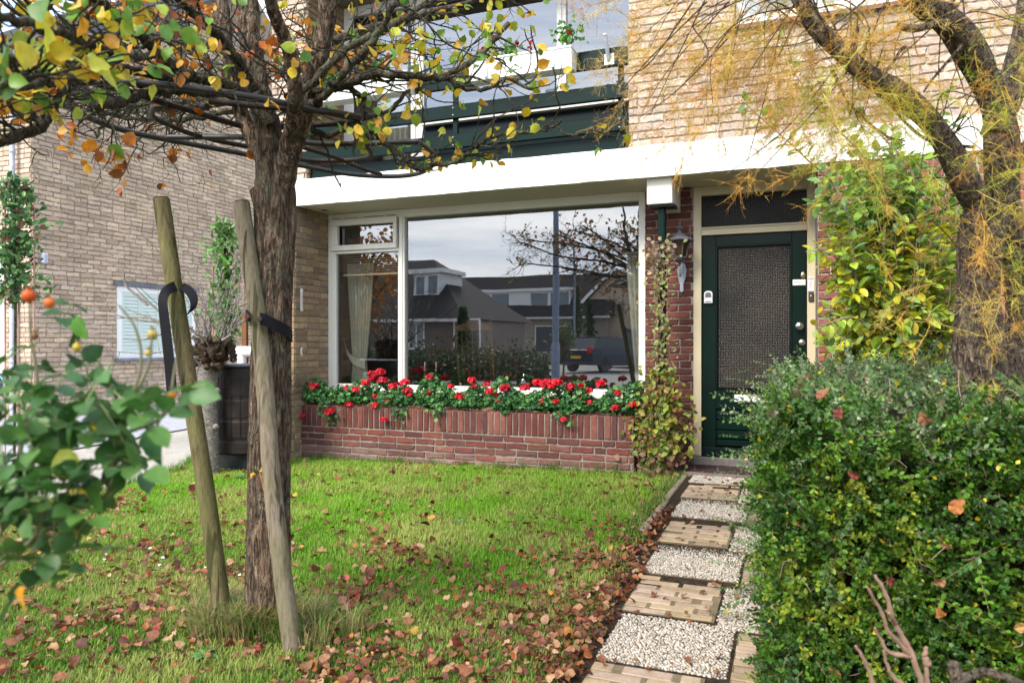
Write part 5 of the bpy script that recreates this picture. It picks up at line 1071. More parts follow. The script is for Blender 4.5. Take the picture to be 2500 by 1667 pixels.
# ---------------------------------------------------------------- boxed hedge by the path
hg=thing('garden_hedge','large dense small leaved green hedge filling the right side beside the garden path','hedge',(1.0,3.9,0))
HX0,HX1,HY0,HY1,HZ=-.06,2.6,2.42,5.55,1.03
g=MB()
def surf(n,which):
    u,v=RNG.random(n),RNG.random(n)
    if which=='top': P=np.stack([HX0+(HX1-HX0)*u,HY0+(HY1-HY0)*v,np.full(n,HZ)],-1); N=np.tile((0,0,1.),(n,1))
    elif which=='left': P=np.stack([np.full(n,HX0),HY0+(HY1-HY0)*u,v*HZ],-1); N=np.tile((-1.,0,0),(n,1))
    elif which=='front': P=np.stack([HX0+(1.8-HX0)*u,np.full(n,HY0),v*HZ],-1); N=np.tile((0,-1.,0),(n,1))
    else: P=np.stack([HX0+(HX1-HX0)*u,np.full(n,HY1),v*HZ],-1); N=np.tile((0,1.,0),(n,1))
    # rounded corners
    c=np.array(((HX0+HX1)/2,(HY0+HY1)/2,HZ*.45)); e=np.clip(np.minimum(P[:,0]-HX0,HX1-P[:,0]),0,.3); f=np.clip(np.minimum(P[:,1]-HY0,HY1-P[:,1]),0,.3); h=np.clip(HZ-P[:,2],0,.3)
    r=.18
    for (q,ax,sg_,ed) in ((e,0,1,HX0),):
        pass
    k=(h<r); P[:,0]+=np.where(k,(1-np.sqrt(np.clip(1-((r-h)/r)**2,0,1)))*r*.8*(which=='left'),0); P[:,1]+=np.where(k,(1-np.sqrt(np.clip(1-((r-h)/r)**2,0,1)))*r*.8*(which=='front'),0)
    if which=='top':
        dd=np.minimum(np.minimum(P[:,0]-HX0,P[:,1]-HY0),HY1-P[:,1]); P[:,2]-=np.where(dd<r,(1-np.sqrt(np.clip(1-((r-dd)/r)**2,0,1)))*r*.8,0)
        N[:,0]-=np.where(P[:,0]-HX0<r,.7,0); N[:,1]-=np.where(P[:,1]-HY0<r,.7,0)
    if which in('left','front'): N[:,2]+=np.where(h<r,.6,0)
    b=cloud_noise(P,2.2,3)*.10+cloud_noise(P,7,8)*.05; P+=N*b[:,None]
    return P,unit(N)
# sprig: opposite pairs of small oval leaves on a thin stem
rgs=np.random.default_rng(3); L_SMALL=leaf_t(.33,.06,.12)
def sprig(L,pairs,ls,w=1):
    V=[];F=[];C_=[]; n0=0; tv,tf=L_SMALL
    for i in range(pairs):
        t=(i+1)/(pairs+.5); 
        for s in (-1,1):
            ph=(i%2)*1.3+rgs.normal(0,.3); D=np.array((s*.9*math.cos(ph),.55+rgs.normal(0,.25),.25+s*.9*math.sin(ph))); Nn=np.array((rgs.normal(0,.35),-.3+rgs.normal(0,.3),1.0)); Rm=frames(D[None],Nn[None])[0]*ls*(1-.35*t); V.append(tv@Rm.T+(0,L*t,-.12*L*t*t)); F.append(tf+n0); n0+=len(tv)
    D=np.array((0,1.,.2)); Rm=frames(D[None],np.array([[0,0,1.]]))[0]*ls*.7; V.append(tv@Rm.T+(0,L,-.12*L)); F.append(tf+n0); n0+=len(tv)
    w_=.0011; S=np.array([(-w_,0,0),(w_,0,0),(w_,L*.5,-.03*L),(-w_,L*.5,-.03*L),(w_*.5,L,-.12*L),(-w_*.5,L,-.12*L)]); V.append(S); F.append(np.array([(0,1,2),(0,2,3),(3,2,4),(3,4,5)])+n0)
    return np.vstack(V),np.vstack(F)
tplA=sprig(.085,8,.022); tplB=sprig(.15,12,.019); nleafA=17*len(L_SMALL[1]); 
def put_sprigs(mb,tpl,npair,T,D,N,size,leafcols,stem=(.25,.17,.08)):
    tv,tf=tpl; n=len(T); Rm=frames(D,N)*np.asarray(size).reshape(-1,1,1); V=np.einsum('nij,kj->nki',Rm,tv)+np.asarray(T)[:,None]
    F=(tf[None]+(np.arange(n)*len(tv))[:,None,None]).reshape(-1,3); nf=len(L_SMALL[1]); nl=npair*2+1
    c=leafcols[:,None,:]*RNG.uniform(.7,1.3,(n,nl,1)); yel=RNG.random((n,nl))<.012; c[yel]=(.50,.42,.03); c=np.repeat(c,nf,1); c=np.concatenate([c,np.tile(stem,(n,4,1))],1).reshape(-1,3)
    mb.add(V.reshape(-1,3),F,c)
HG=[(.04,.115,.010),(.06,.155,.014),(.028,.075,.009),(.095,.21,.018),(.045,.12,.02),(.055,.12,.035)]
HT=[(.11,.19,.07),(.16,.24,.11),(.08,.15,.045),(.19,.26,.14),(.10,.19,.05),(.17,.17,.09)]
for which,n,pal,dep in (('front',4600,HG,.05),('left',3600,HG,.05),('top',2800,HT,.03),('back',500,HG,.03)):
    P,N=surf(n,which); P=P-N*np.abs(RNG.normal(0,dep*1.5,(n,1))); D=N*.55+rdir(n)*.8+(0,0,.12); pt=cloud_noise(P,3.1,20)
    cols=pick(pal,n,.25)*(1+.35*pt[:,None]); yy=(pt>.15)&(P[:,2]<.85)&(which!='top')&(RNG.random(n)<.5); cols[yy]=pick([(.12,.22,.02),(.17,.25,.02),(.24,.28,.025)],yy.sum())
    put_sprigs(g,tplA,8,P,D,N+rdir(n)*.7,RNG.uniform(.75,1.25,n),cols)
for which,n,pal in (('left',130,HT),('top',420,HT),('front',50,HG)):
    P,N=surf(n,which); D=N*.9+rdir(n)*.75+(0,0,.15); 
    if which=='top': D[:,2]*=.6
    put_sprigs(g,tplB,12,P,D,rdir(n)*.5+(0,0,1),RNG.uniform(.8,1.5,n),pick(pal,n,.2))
# sprigs reaching out over the path and towards the door
for (px,py,y_) in ((1790,1063,4.7),(1800,925,5.3),(1830,900,5.4),(1790,1150,4.5),(1795,1210,4.4),(1780,1275,4.2),(1800,1420,3.6),(1790,1380,3.8),(1810,960,5.1),(1795,1010,4.9),(1860,885,5.5),(1815,1110,4.6),(1770,1270,4.3),(1810,1500,3.3),(1800,1560,3.1),(1805,1330,3.9)):
    q=PY(px,py,y_); b_=np.array((HX0+.06,y_+.05,q[2]-.05)); L=np.linalg.norm(q-b_); nn=max(1,int(L/.13)); 
    for k in range(nn+1): t=b_+(q-b_)*k/(nn+.3); put_sprigs(g,tplB,12,t[None],(q-b_)[None]+rdir(1)*.15,np.array([[0,-.2,1.]]),[.95],pick(HT,1))
g.build('leaves',M['leaf_gloss'],hg)
s=MB(); P,N=surf(150,'front'); P2,N2=surf(70,'left'); P3,N3=surf(60,'top'); P=np.vstack([P,P2,P3]); N=np.vstack([N,N2,N3])
for i in range(len(P)):
    dv=unit(rdir(1)[0]*(1,1,.7)+N[i]*.3); a_=P[i]-N[i]*.05; L=RNG.uniform(.08,.26); s.tube(spline([a_-N[i]*.04,a_+dv*L*.35+RNG.normal(0,.012,3),a_+dv*L*.7+RNG.normal(0,.012,3),a_+dv*L],3),np.linspace(.0020,.0009,10),4,np.ones(3)*RNG.uniform(.25,.95))
s.build('twigs',M['cane'],hg)
c=MB(); c.box(HX0+.20,HX1-.1,HY0+.18,HY1-.16,0,HZ-.16,(.25,.25,.2)); c.build('shade_core',M['soil'],hg)  # solid dark box, its colour stands in for the shade inside the hedge
g=MB(); P,N=surf(34,'front'); P2,N2=surf(14,'left'); P3,N3=surf(46,'top'); P=np.vstack([P,P2,P3])+np.vstack([N,N2,N3])*.03; n=len(P); put(g,L_DRY,P,rdir(n),rdir(n)+np.vstack([N,N2,N3]),RNG.uniform(.03,.05,n),pick([(.30,.12,.06),(.38,.18,.09),(.22,.05,.04),(.42,.16,.05),(.45,.26,.08)],n)); struct(g.build('caught_leaves',M['dry']),'brown fallen leaves caught on the hedge','stuff')
# ---------------------------------------------------------------- yellow green shrub behind the hedge
sh=thing('flowering_shrub','tall loose shrub with yellow green autumn leaves behind the hedge, against the red wall','shrub',PD(2200,1000,4.9))
s=MB(); T=[];D=[]
base=PD(2200,1050,4.9); base[2]=.1
def stem(P,r0,r1,step=.035,ls=1,start=.35):
    P=spline(P,8); Q,q=dense(P,np.linspace(r0,r1,len(P)),.03); s.tube(Q,q,5,(1,1,1),.1); m=len(Q)
    for i in range(int(m*start),m,1):
        t=unit(Q[min(i+1,m-1)]-Q[i-1]); sd=unit(np.cross(t,rdir(1)[0]))
        for k in (-1,1):
            if RNG.random()<.62: T.append(Q[i]+sd*k*.01); D.append(sd*k+t*.6-(0,0,.15))
for k in range(290):
    px=RNG.normal(2140,125); py=RNG.uniform(350,905); d_=RNG.uniform(4.3,5.3)
    if px<1975+abs(py-640)*.10: px=RNG.uniform(1990,2250)
    if px>2470: continue
    e=PD(px,py,d_); st_=PD(RNG.uniform(2120,2300),RNG.uniform(700,950),4.9); st_=base+(st_-base)*RNG.uniform(.5,1)
    stem([st_,(st_+e)/2+(0,0,.12)+RNG.normal(0,.07,3),e],.005,.0018,start=.25)
for pts in ([(2200,1000,4.9),(2110,800,4.6),(2060,500,4.4),(1960,380,4.3),(1870,300,4.2),(1805,240,4.1)],[(2230,1000,4.9),(2170,700,4.7),(2130,430,4.5),(2040,310,4.4),(1960,210,4.3),(1895,105,4.3)],[(2250,1000,4.9),(2210,600,4.8),(2190,400,4.8),(2170,250,4.8)],[(2180,900,4.9),(2080,600,4.7),(2020,500,4.6),(1985,500,4.5)],[(2260,950,4.9),(2300,500,4.9),(2330,330,4.9),(2300,200,4.9)],[(2240,950,4.9),(2250,500,4.7),(2150,330,4.6),(2050,280,4.5)],[(2200,900,4.9),(2060,650,4.5),(1975,610,4.4)],[(2200,900,4.9),(2100,780,4.5),(1990,800,4.3)]): stem([PD(*p) for p in pts],.009,.0022,start=.45)
s.build('stems',M['cane'],sh); T=np.array(T); D=np.array(D); n=len(T); print('shrub leaves',n)
k=RNG.random(n)<min(1,13500/n); T,D=T[k],D[k]; n=len(T)
hi=T[:,2:3]>1.95
col=np.where(hi,pick([(.26,.42,.05),(.18,.34,.05),(.38,.48,.06),(.13,.26,.05)],n,.2),pick([(.42,.50,.03),(.55,.52,.02),(.28,.42,.04),(.38,.50,.06),(.62,.50,.03),(.20,.34,.04),(.32,.44,.10)],n,.22)); bl=RNG.random(n)<.10; col[bl]=pick([(.12,.24,.08),(.16,.30,.12)],bl.sum())
g=MB(); put(g,L_OVAL,T,D+RNG.normal(0,.25,(n,3)),rdir(n)*.55+(0,-.25,1),RNG.uniform(.052,.092,n),col); g.build('leaves',M['leaf'],sh)
# ---------------------------------------------------------------- tamarisk
ta=thing('tamarisk_tree','old tamarisk with dark fissured leaning trunks and feathery orange and green sprays at the right','tree',PD(2470,1750,2.4))
g=MB()
tl=[([(2490,1780,2.35),(2475,1600,2.37),(2450,1350,2.45),(2420,1100,2.5),(2400,950,2.52),(2392,820,2.54),(2388,700,2.55),(2392,600,2.56),(2408,500,2.58)],.082,.062),
([(2440,1000,2.65),(2485,880,2.68),(2495,740,2.7),(2480,620,2.68),(2452,500,2.64),(2445,400,2.62),(2440,300,2.6),(2405,200,2.56),(2370,130,2.52),(2320,60,2.48),(2255,10,2.44),(2190,-60,2.4)],.058,.042),
([(2425,560,2.6),(2370,470,2.56),(2320,370,2.52),(2265,290,2.50),(2200,235,2.48),(2120,185,2.46),(2050,125,2.45),(1990,60,2.45),(1930,-40,2.45)],.048,.022),
([(2430,330,2.6),(2480,180,2.6),(2500,60,2.6),(2520,-60,2.6)],.05,.03),([(2440,420,2.6),(2520,350,2.6),(2600,250,2.6)],.035,.02),
([(2310,60,2.45),(2280,60,2.35),(2230,72,2.3),(2185,62,2.28)],.016,.010)]
for pts,r0,r1 in tl:
    P=spline([PD(*p) for p in pts],8); rr_=np.linspace(r0,r1,len(P))
    if pts[-1][1]<0 or pts[-1][0]>2500: ex=unit(P[-1]-P[-6]); rr_=np.concatenate([rr_,r1*np.linspace(.86,.18,6)]); P=np.vstack([P]+[P[-1]+ex*t*.13+RNG.normal(0,.014,3)*t for t in range(1,7)])
    Q,q=dense(P,rr_,.02); q=q*(1+.10*np.sin(np.arange(len(q))*.31+r0*90)); bark_tube(g,Q,q,34,.085,r0*77+len(pts))
g.build('trunk',M['bark_tam'],ta,True)
def spray(L,nside,seed):
    rg=np.random.default_rng(seed); V=[];F=[]; n0=[0]
    def rib(P,w):
        P=np.asarray(P); m=len(P); T_=unit(np.gradient(P,axis=0)); s_=unit(np.cross(T_,rg.normal(size=3))); ww=np.linspace(w,w*.4,m)[:,None]
        V.append(np.stack([P-s_*ww/2,P+s_*ww/2],1).reshape(-1,3)); i=np.arange(m-1)*2+n0[0]; F.append(np.stack([i,i+1,i+3,i+2],-1)); n0[0]+=2*m
    def curve(p,d,L,n,dr,ns):
        P=[p]; d=unit(d)
        for i in range(n): d=unit(d+rg.normal(0,ns,3)+(0,0,-dr)); p=p+d*L/n; P.append(p)
        return np.array(P)
    main=curve(np.zeros(3),np.array((0,1.,.1)),L,8,.05,.06); rib(main,.0028)
    for k in range(nside):
        i=rg.integers(1,9); t=unit(main[min(i,8)]-main[i-1]); d=unit(t*.8+rg.normal(0,.6,3)); l=L*rg.uniform(.2,.45); B=curve(main[min(i,8)],d,l,4,.08,.15); rib(B,.0018)
        for j in range(9):
            a_=rg.integers(0,5); tt=unit(B[min(a_+1,4)]-B[max(a_-1,0)]); dd=unit(tt*.9+rg.normal(0,.5,3)); rib(curve(B[a_],dd,rg.uniform(.012,.035),2,.02,.1),.0013)
    return np.vstack(V),np.vstack(F)
SP=[spray(.24,16,1),spray(.18,14,2),spray(.28,18,3)]
lim=np.vstack([spline([PD(*p) for p in pts],8)[10 if i==0 else 4:] for i,(pts,_,_) in enumerate(tl)])
tw2=MB(); fo=MB()
clus=[(1700,30,2.7,.20,26,0),(1650,110,2.75,.16,14,0),(1560,60,2.8,.15,10,1),(1520,170,2.9,.06,7,1),(1800,70,2.65,.2,30,0),(1900,60,2.6,.2,34,0),(1960,130,2.55,.17,40,0),(2040,90,2.5,.2,42,0),(2040,210,2.5,.14,32,0),(2130,110,2.45,.16,30,0),(2110,230,2.45,.12,24,2),(2180,30,2.4,.14,24,0),(1850,150,2.6,.15,18,0),(1660,250,2.75,.14,12,0),(1720,180,2.75,.16,14,0),(2120,270,2.4,.08,14,2),
(2400,60,2.35,.18,36,2),(2470,120,2.3,.16,42,0),(2440,200,2.35,.14,30,2),(2490,260,2.3,.14,30,2),(2430,290,2.4,.08,16,3),(2470,380,2.35,.09,18,0),(2480,520,2.3,.12,30,2),(2440,580,2.32,.09,20,2),(2490,640,2.3,.10,24,0),(2420,520,2.35,.06,12,0),(2440,760,2.35,.08,12,0),(2490,880,2.3,.10,18,0),(2450,960,2.3,.10,26,2),(2480,1040,2.25,.10,24,2),(2400,1000,2.35,.05,8,2),
(2180,480,2.6,.10,12,0),(2230,560,2.6,.10,12,0),(2300,480,2.55,.06,8,0),(2260,640,2.5,.09,9,0),(2310,740,2.5,.08,9,0),(2060,300,2.5,.1,12,0),(1980,20,2.6,.2,24,2),(1780,10,2.7,.2,22,0),(2330,900,2.5,.07,6,2)]
PAL=[[(.66,.38,.08),(.70,.44,.10),(.60,.32,.07),(.56,.44,.09),(.66,.50,.15)],[(.66,.50,.22),(.60,.46,.16)],[(.44,.50,.07),(.56,.50,.08),(.34,.44,.06),(.64,.48,.09),(.48,.52,.09)],[(.42,.18,.08),(.46,.24,.10)]]
for (px,py,d_,rad_,n,pi_) in clus:
    c=PD(px,py,d_); j=np.argmin(np.linalg.norm(lim-c,axis=1)); a_=lim[j]; 
    for k in range(max(2,n//9)):
        e=c+RNG.normal(0,rad_*.6,3); mid=(a_+e)/2+(0,0,.10)+RNG.normal(0,.05,3); P=spline([a_+RNG.normal(0,.02,3),mid,e],8); tw2.tube(P,np.linspace(.0034,.0010,len(P)),4,np.ones(3)*RNG.uniform(.7,1.4))
    n=int(n*(.95 if py<330 and px<2300 else .34)); T=c+RNG.normal(0,rad_*.62,(n,3))*(1,.8,1); D=(T-a_)*.6/ (np.linalg.norm(c-a_)+.1)+RNG.normal(0,.5,(n,3))-(0,0,.35)
    for q in range(3):
        k_=np.arange(n)%3==q
        if k_.sum():
            tv,tf=SP[q]; Rm=frames(D[k_],rdir(k_.sum()))*RNG.uniform(.55,1.05,(k_.sum(),1,1)); fo.scatter(tv,tf,Rm,T[k_],pick(PAL[pi_],k_.sum(),.2))
for k in range(28):   # long bare whippy shoots
    j=RNG.integers(0,len(lim)); a_=PD(RNG.uniform(1650,2350),RNG.uniform(-80,120),RNG.uniform(2.4,2.8)); e=a_+np.array((RNG.normal(-.12,.22),RNG.normal(0,.1),RNG.uniform(-.55,-.12))); P=spline([a_,(a_+e)/2+RNG.normal(0,.035,3),e],8); tw2.tube(P,np.linspace(.0032,.0012,len(P)),4,np.ones(3)*RNG.uniform(.5,1.5))
for pts in ([(2380,360,2.5),(2260,340,2.5),(2150,230,2.5),(2060,110,2.5),(2000,-20,2.5)],[(2350,110,2.4),(2280,190,2.4),(2255,225,2.4)],[(2030,170,2.5),(2080,260,2.5),(2160,330,2.6),(2210,345,2.6)]): P=spline([PD(*p) for p in pts],8); tw2.tube(P,np.linspace(.006,.003,len(P)),6)
tw2.build('twigs',M['cane' if 0 else 'bark_tam'],ta); fo.build('feathery_sprays',M['needle'],ta)
# ---------------------------------------------------------------- bare cut shrub close by
bs=thing('bare_shrub','leafless pruned shrub with pale tan twigs sticking up in front of the hedge','shrub',PD(2240,1800,1.7))
g=MB()
for pts,r in (([(2260,1760,1.7),(2249,1667,1.7),(2223,1590,1.7),(2185,1521,1.7),(2164,1452,1.7),(2135,1401,1.7)],.008),([(2225,1600,1.7),(2170,1540,1.68),(2150,1490,1.68),(2115,1430,1.66)],.006),([(2223,1600,1.7),(2170,1590,1.7),(2135,1530,1.7)],.006),([(2215,1680,1.7),(2180,1650,1.7),(2165,1620,1.7),(2158,1585,1.7)],.006),([(2135,1740,1.6),(2130,1665,1.6),(2110,1610,1.6),(2088,1576,1.6)],.006),([(2270,1720,1.75),(2262,1640,1.75),(2255,1590,1.75)],.007),([(2265,1620,1.75),(2258,1600,1.75),(2262,1580,1.75)],.009),([(2185,1521,1.7),(2172,1500,1.68),(2165,1490,1.68)],.006)):
    P=spline([PD(*p) for p in pts],6); m=len(P); q=np.linspace(r,r*.45,m)*(1+.25*(np.sin(np.arange(m)*1.9)>.7)); g.tube(P+RNG.normal(0,.001,P.shape),q,8,(.75,.62,.58),.1)
g.build('branches',M['cane'],bs,True); 
g=MB(); P=spline([PD(*p) for p in [(2360,1790,1.35),(2345,1700,1.35),(2335,1650,1.35),(2326,1618,1.35)]],6); g.tube(P,np.linspace(.014,.011,len(P)),10,(1,1,1),.1); P=spline([PD(*p) for p in [(2352,1655,1.35),(2400,1640,1.33),(2450,1650,1.3),(2520,1680,1.28)]],6); g.tube(P,np.linspace(.009,.006,len(P)),10,(1,1,1),.1); o=g.build('cut_branch',M['bark_tam'],bs,True)
# ---------------------------------------------------------------- across the street (behind the viewer; seen mirrored in the panes)
def RY(px,py,d):   # point seen at (px,py) mirrored in the window plane, at optical distance d
    p=PD(px,py,d); return np.array((p[0],2*7.02-p[1],p[2]))
def ridge_house(name,lab,x0,x1,y,dep,ze,zr,wallc,dorm,wins,hip=0):
    r=thing(name,lab,'house',((x0+x1)/2,y,0)); g=MB(); g.box(x0,x1,y-dep,y,-.05,ze,wallc); g.build('wall',M['flat'],r); g=MB(); a,b=x0-.4,x1+.4; g.add([(a,y+.6,ze-.25),(b,y+.6,ze-.25),(b,y-dep-.6,ze-.25),(a,y-dep-.6,ze-.25),(a+hip,y-dep/2,zr),(b-hip,y-dep/2,zr)],[(0,1,5,4),(1,2,5),(2,3,4,5),(3,0,4),(0,3,2,1)]); g.build('roof',M['tile'],r)
    k=(zr-ze+.25)/(dep/2+.6)
    for (a,b,za,zb) in dorm:
        g=MB(); yb_=y+.6-(za-ze+.25)/k; g.box(a,b,yb_-3,yb_-.3,za-.3,zb,(.85,.85,.85)); g.box(a-.25,b+.25,yb_-3,yb_-.1,zb,zb+.22,(.9,.9,.9)); dm=g.build('dormer',M['white_paint'],r); n=max(2,int((b-a)/1.5)); w=(b-a)/n
        g=MB()
        for i in range(n):
            if i%3!=2 or n<3: g.box(a+i*w+.15,a+(i+1)*w-.1,yb_-.32,yb_-.29,za+.25,zb-.15,(.16,.19,.22))
        g.build('dormer_panes',M['flat'],dm)
    for (a,b,za,zb,c) in wins:
        g=MB(); g.box(a-.08,b+.08,y,y+.04,za-.08,zb+.08,(.8,.8,.78)); w=g.build('window',M['flat'],r); g=MB(); m_=(a+b)/2; g.box(a,m_-.04,y+.04,y+.05,za,zb,c); g.box(m_+.04,b,y+.04,y+.05,za,zb,c); g.build('pane',M['flat'],w)
    return r
q0=RY(1090,670,62); q1=RY(1470,670,60)
ridge_house('terraced_house','long terraced house with dark tiles and a wide white dormer across the street',min(q0[0],q1[0])-1,max(q0[0],q1[0])+1,-42,8,3.7,7.2,(.30,.25,.20),[(min(q0[0],q1[0])+2.0,max(q0[0],q1[0])-2.2,4.2,5.6)],[(q0[0]+2,q0[0]+5,.6,2.6,(.05,.06,.07)),(q0[0]+8,q0[0]+11,.6,2.6,(.05,.06,.07))])
p0=RY(800,760,36); p1=RY(1130,760,36)
ridge_house('street_bungalow','dark roofed brown bungalow with a small white dormer across the street',min(p0[0],p1[0])-4,max(p0[0],p1[0]),-18.5,9,2.75,6.0,(.13,.09,.075),[(p0[0]+2.9,p0[0]+4.4,3.6,4.9)],[(p0[0]+3.4,p0[0]+4.2,1.0,2.2,(.25,.28,.28)),(p0[0]+5.9,p0[0]+7.2,.5,2.4,(.10,.10,.10))],4.2)
def gable(px,d,w,ze,zr,lab):
    q=RY(px,800,d); r=thing('gabled_house',lab,'house',(q[0],q[1],0)); g=MB(); g.prism([(q[0]-w/2,q[1],-.1),(q[0]+w/2,q[1],-.1),(q[0]+w/2,q[1],ze),(q[0],q[1],zr),(q[0]-w/2,q[1],ze)],(0,-9,0),(.42,.33,.24)); g.build('wall',M['flat'],r)
    for s_ in (-1,1):
        g=MB(); g.prism([(q[0]+s_*(w/2+.5),q[1]+.3,ze-.5),(q[0],q[1]+.3,zr+.05),(q[0],q[1]+.3,zr+.35),(q[0]+s_*(w/2+.5),q[1]+.3,ze-.15)],(0,-9.6,0)); rf=g.build('roof_slope',M['tile'],r); g=MB(); g.prism([(q[0]+s_*(w/2+.52),q[1]+.34,ze-.5),(q[0],q[1]+.34,zr+.05),(q[0],q[1]+.34,zr+.4),(q[0]+s_*(w/2+.52),q[1]+.34,ze-.12)],(0,-.03,0),(1,1,1)); g.build('verge_board',M['white_paint'],rf)
    for (a,b,c,e) in ((-.8,.8,3.4,4.6),(-2.4,-.6,.6,2.4),(.8,2.3,.6,2.4)): g=MB(); g.box(q[0]+a,q[0]+b,q[1]+.01,q[1]+.05,c,e,(.12,.14,.16)); g.build('window',M['flat'],r)
gable(1500,58,7,3.4,7.0,'pale brown gabled house with white verges at the far right across the street')
for (x0,x1,y,z) in ((min(p0[0],p1[0])-4.4,max(p0[0],p1[0])+.4,-17.88,2.42),(min(q0[0],q1[0])-1.4,max(q0[0],q1[0])+1.4,-41.4,3.38)):
    o=[h for h in bpy.data.objects if h.name in('street_bungalow','terraced_house') and abs(h.location.y-(y-.6))<.2][0]; g=MB(); g.box(x0,x1,y,y+.12,z-.12,z+.04,(.75,.74,.7)); g.build('gutter',M['white_paint'],o)
def pole(px,py,d,r,h,lab):
    q=RY(px,py,d); rt=thing('street_lamp',lab,'street lamp',(q[0],q[1],0),'lamp posts across the street'); g=MB(); g.tube([(q[0],q[1],-.1),(q[0],q[1],2.6),(q[0],q[1],h)],[r,r*.95,r*.6],14,(.60,.70,.85)); g.lathe([(r*1.3,0),(r*1.3,1.2),(r,1.25)],(q[0],q[1],0),14,(.60,.70,.85)); g.build('post',M['zinc'],rt,True); g=MB(); g.box(q[0]-.15,q[0]+.15,q[1]-.2,q[1]+.7,h,h+.12,(1,1,1),.03); g.build('lamp_head',M['tin'],rt)
pole(1357,930,23,.11,9,'thick grey lamp post across the street, nearer the house'); pole(1403,897,36,.07,6,'slim grey lamp post across the street, farther away')
def car(px,py,d,col,lab,rot):
    q=RY(px,py,d); r=thing('parked_car',lab,'car',(0,0,0),'cars parked in the street'); g=MB()
    sec=[(-2.2,.45,.80,.80),(-2.25,.35,.95,.85),(-2.0,.30,1.0,.88),(-1.6,.28,1.05,.90),(0,.28,1.05,.90),(1.4,.28,1.0,.90),(2.0,.32,.88,.85),(2.25,.42,.72,.75)]
    V=[]
    for (x,zb,zt_,w) in sec: V+=[(x,-w,zb),(x,-w,(zb+zt_)/2+.1),(x,-w*.93,zt_),(x,w*.93,zt_),(x,w,(zb+zt_)/2+.1),(x,w,zb)]
    F=[]
    for i in range(len(sec)-1):
        for k in range(6): F.append((i*6+k,i*6+(k+1)%6,(i+1)*6+(k+1)%6,(i+1)*6+k))
    F+=[tuple(range(6)),tuple(range(len(V)-6,len(V)))[::-1]]; g.add(V,F,col); body=g.build('body',M['carpaint'],r)
    g=MB(); V=[(-2.1,-.78,1.0),(-2.1,.78,1.0),(-1.55,-.62,1.48),(-1.55,.62,1.48),(.2,-.62,1.52),(.2,.62,1.52),(1.1,-.76,1.0),(1.1,.76,1.0)]; g.add(V,[(0,1,3,2),(2,3,5,4),(4,5,7,6),(0,2,4,6),(1,7,5,3)],(.04,.05,.06)); g.build('cabin_glass',M['carpaint'],r)
    g=MB(); g.box(-1.5,.15,-.6,.6,1.49,1.535,col,.02); g.build('roof',M['carpaint'],r)
    for (x,y) in ((-1.35,-.8),(-1.35,.8),(1.35,-.8),(1.35,.8)):
        g=MB(); g.lathe([(.001,-.1),(.33,-.1),(.34,0),(.33,.1),(.001,.1)],(x,y,.33),20,(1,1,1),M=RXm); wh=g.build('wheel',M['black'],r)
    for y in (-.68,.68): g=MB(); g.box(-2.28,-2.0,y-.12,y+.12,.80,1.08,(.45,.02,.02),.03); g.build('tail_light',M['carpaint'],r)
    g=MB(); g.box(-2.285,-2.26,-.26,.26,.58,.70,(.65,.45,.03)); g.build('number_plate',M['flat'],r)
    r.location=(q[0],q[1],0); r.rotation_euler=(0,0,rot); return r
def fix(r):
    for ch in r.children: ch.matrix_parent_inverse=Matrix()
car(1478,901,33,(.02,.025,.05),'dark blue hatchback parked in the street, its tail to the house',R(-70))
car(1545,895,41,(.30,.13,.04),'copper coloured car parked beyond the dark hatchback',R(-68))
for o in bpy.data.objects:
    if o.name.startswith('parked_car'):
        for ch in o.children: ch.matrix_parent_inverse=Matrix()
def far_tree(x,y,h,w,n,pal,lab,trunk=.18,name='street_tree',zc=.62,ls=.2):
    r=thing(name,lab,'tree',(x,y,0)); g=MB(); g.tube([(x,y,-.1),(x+.05,y,h*.3),(x,y,h*.75)],[trunk,trunk*.8,trunk*.3],8)
    for k in range(14): a_=RNG.uniform(0,6.28); z=h*RNG.uniform(.3,.65); g.tube([(x,y,z),(x+math.cos(a_)*w*.4,y+math.sin(a_)*w*.4,z+h*.15),(x+math.cos(a_)*w*.75,y+math.sin(a_)*w*.75,z+h*.22)],[trunk*.4,trunk*.25,trunk*.08],5)
    g.build('trunk',M['twig'],r); g=MB(); T=np.array((x,y,h*zc))+unit(RNG.normal(size=(n,3)))*RNG.random((n,1))**.4*np.array((w,w,h*(1-zc))); T+=np.stack([cloud_noise(T,1.0,i*7) for i in range(3)],-1)*w*.35; put(g,L_ROUND,T,rdir(n),rdir(n),RNG.uniform(.6,1.2,n)*ls,pick(pal,n,.3)); g.build('crown',M['leaf'],r)
q=RY(890,690,26); far_tree(q[0],q[1],6.2,1.3,1100,[(.40,.17,.04),(.30,.14,.04),(.45,.24,.05)],'orange brown autumn tree across the street, left in the pane')
q=RY(1480,640,40); far_tree(q[0]+2.5,q[1],8.5,3.2,1500,[(.20,.11,.04),(.26,.15,.05),(.14,.09,.03)],'brown autumn tree across the street, behind the lamp posts')
q=RY(1375,850,24); far_tree(q[0],q[1],1.9,.42,500,[(.06,.10,.03),(.09,.14,.04),(.14,.13,.04)],'small round headed tree across the street, beside the thick lamp post',.04,'standard_tree',.7,.09)
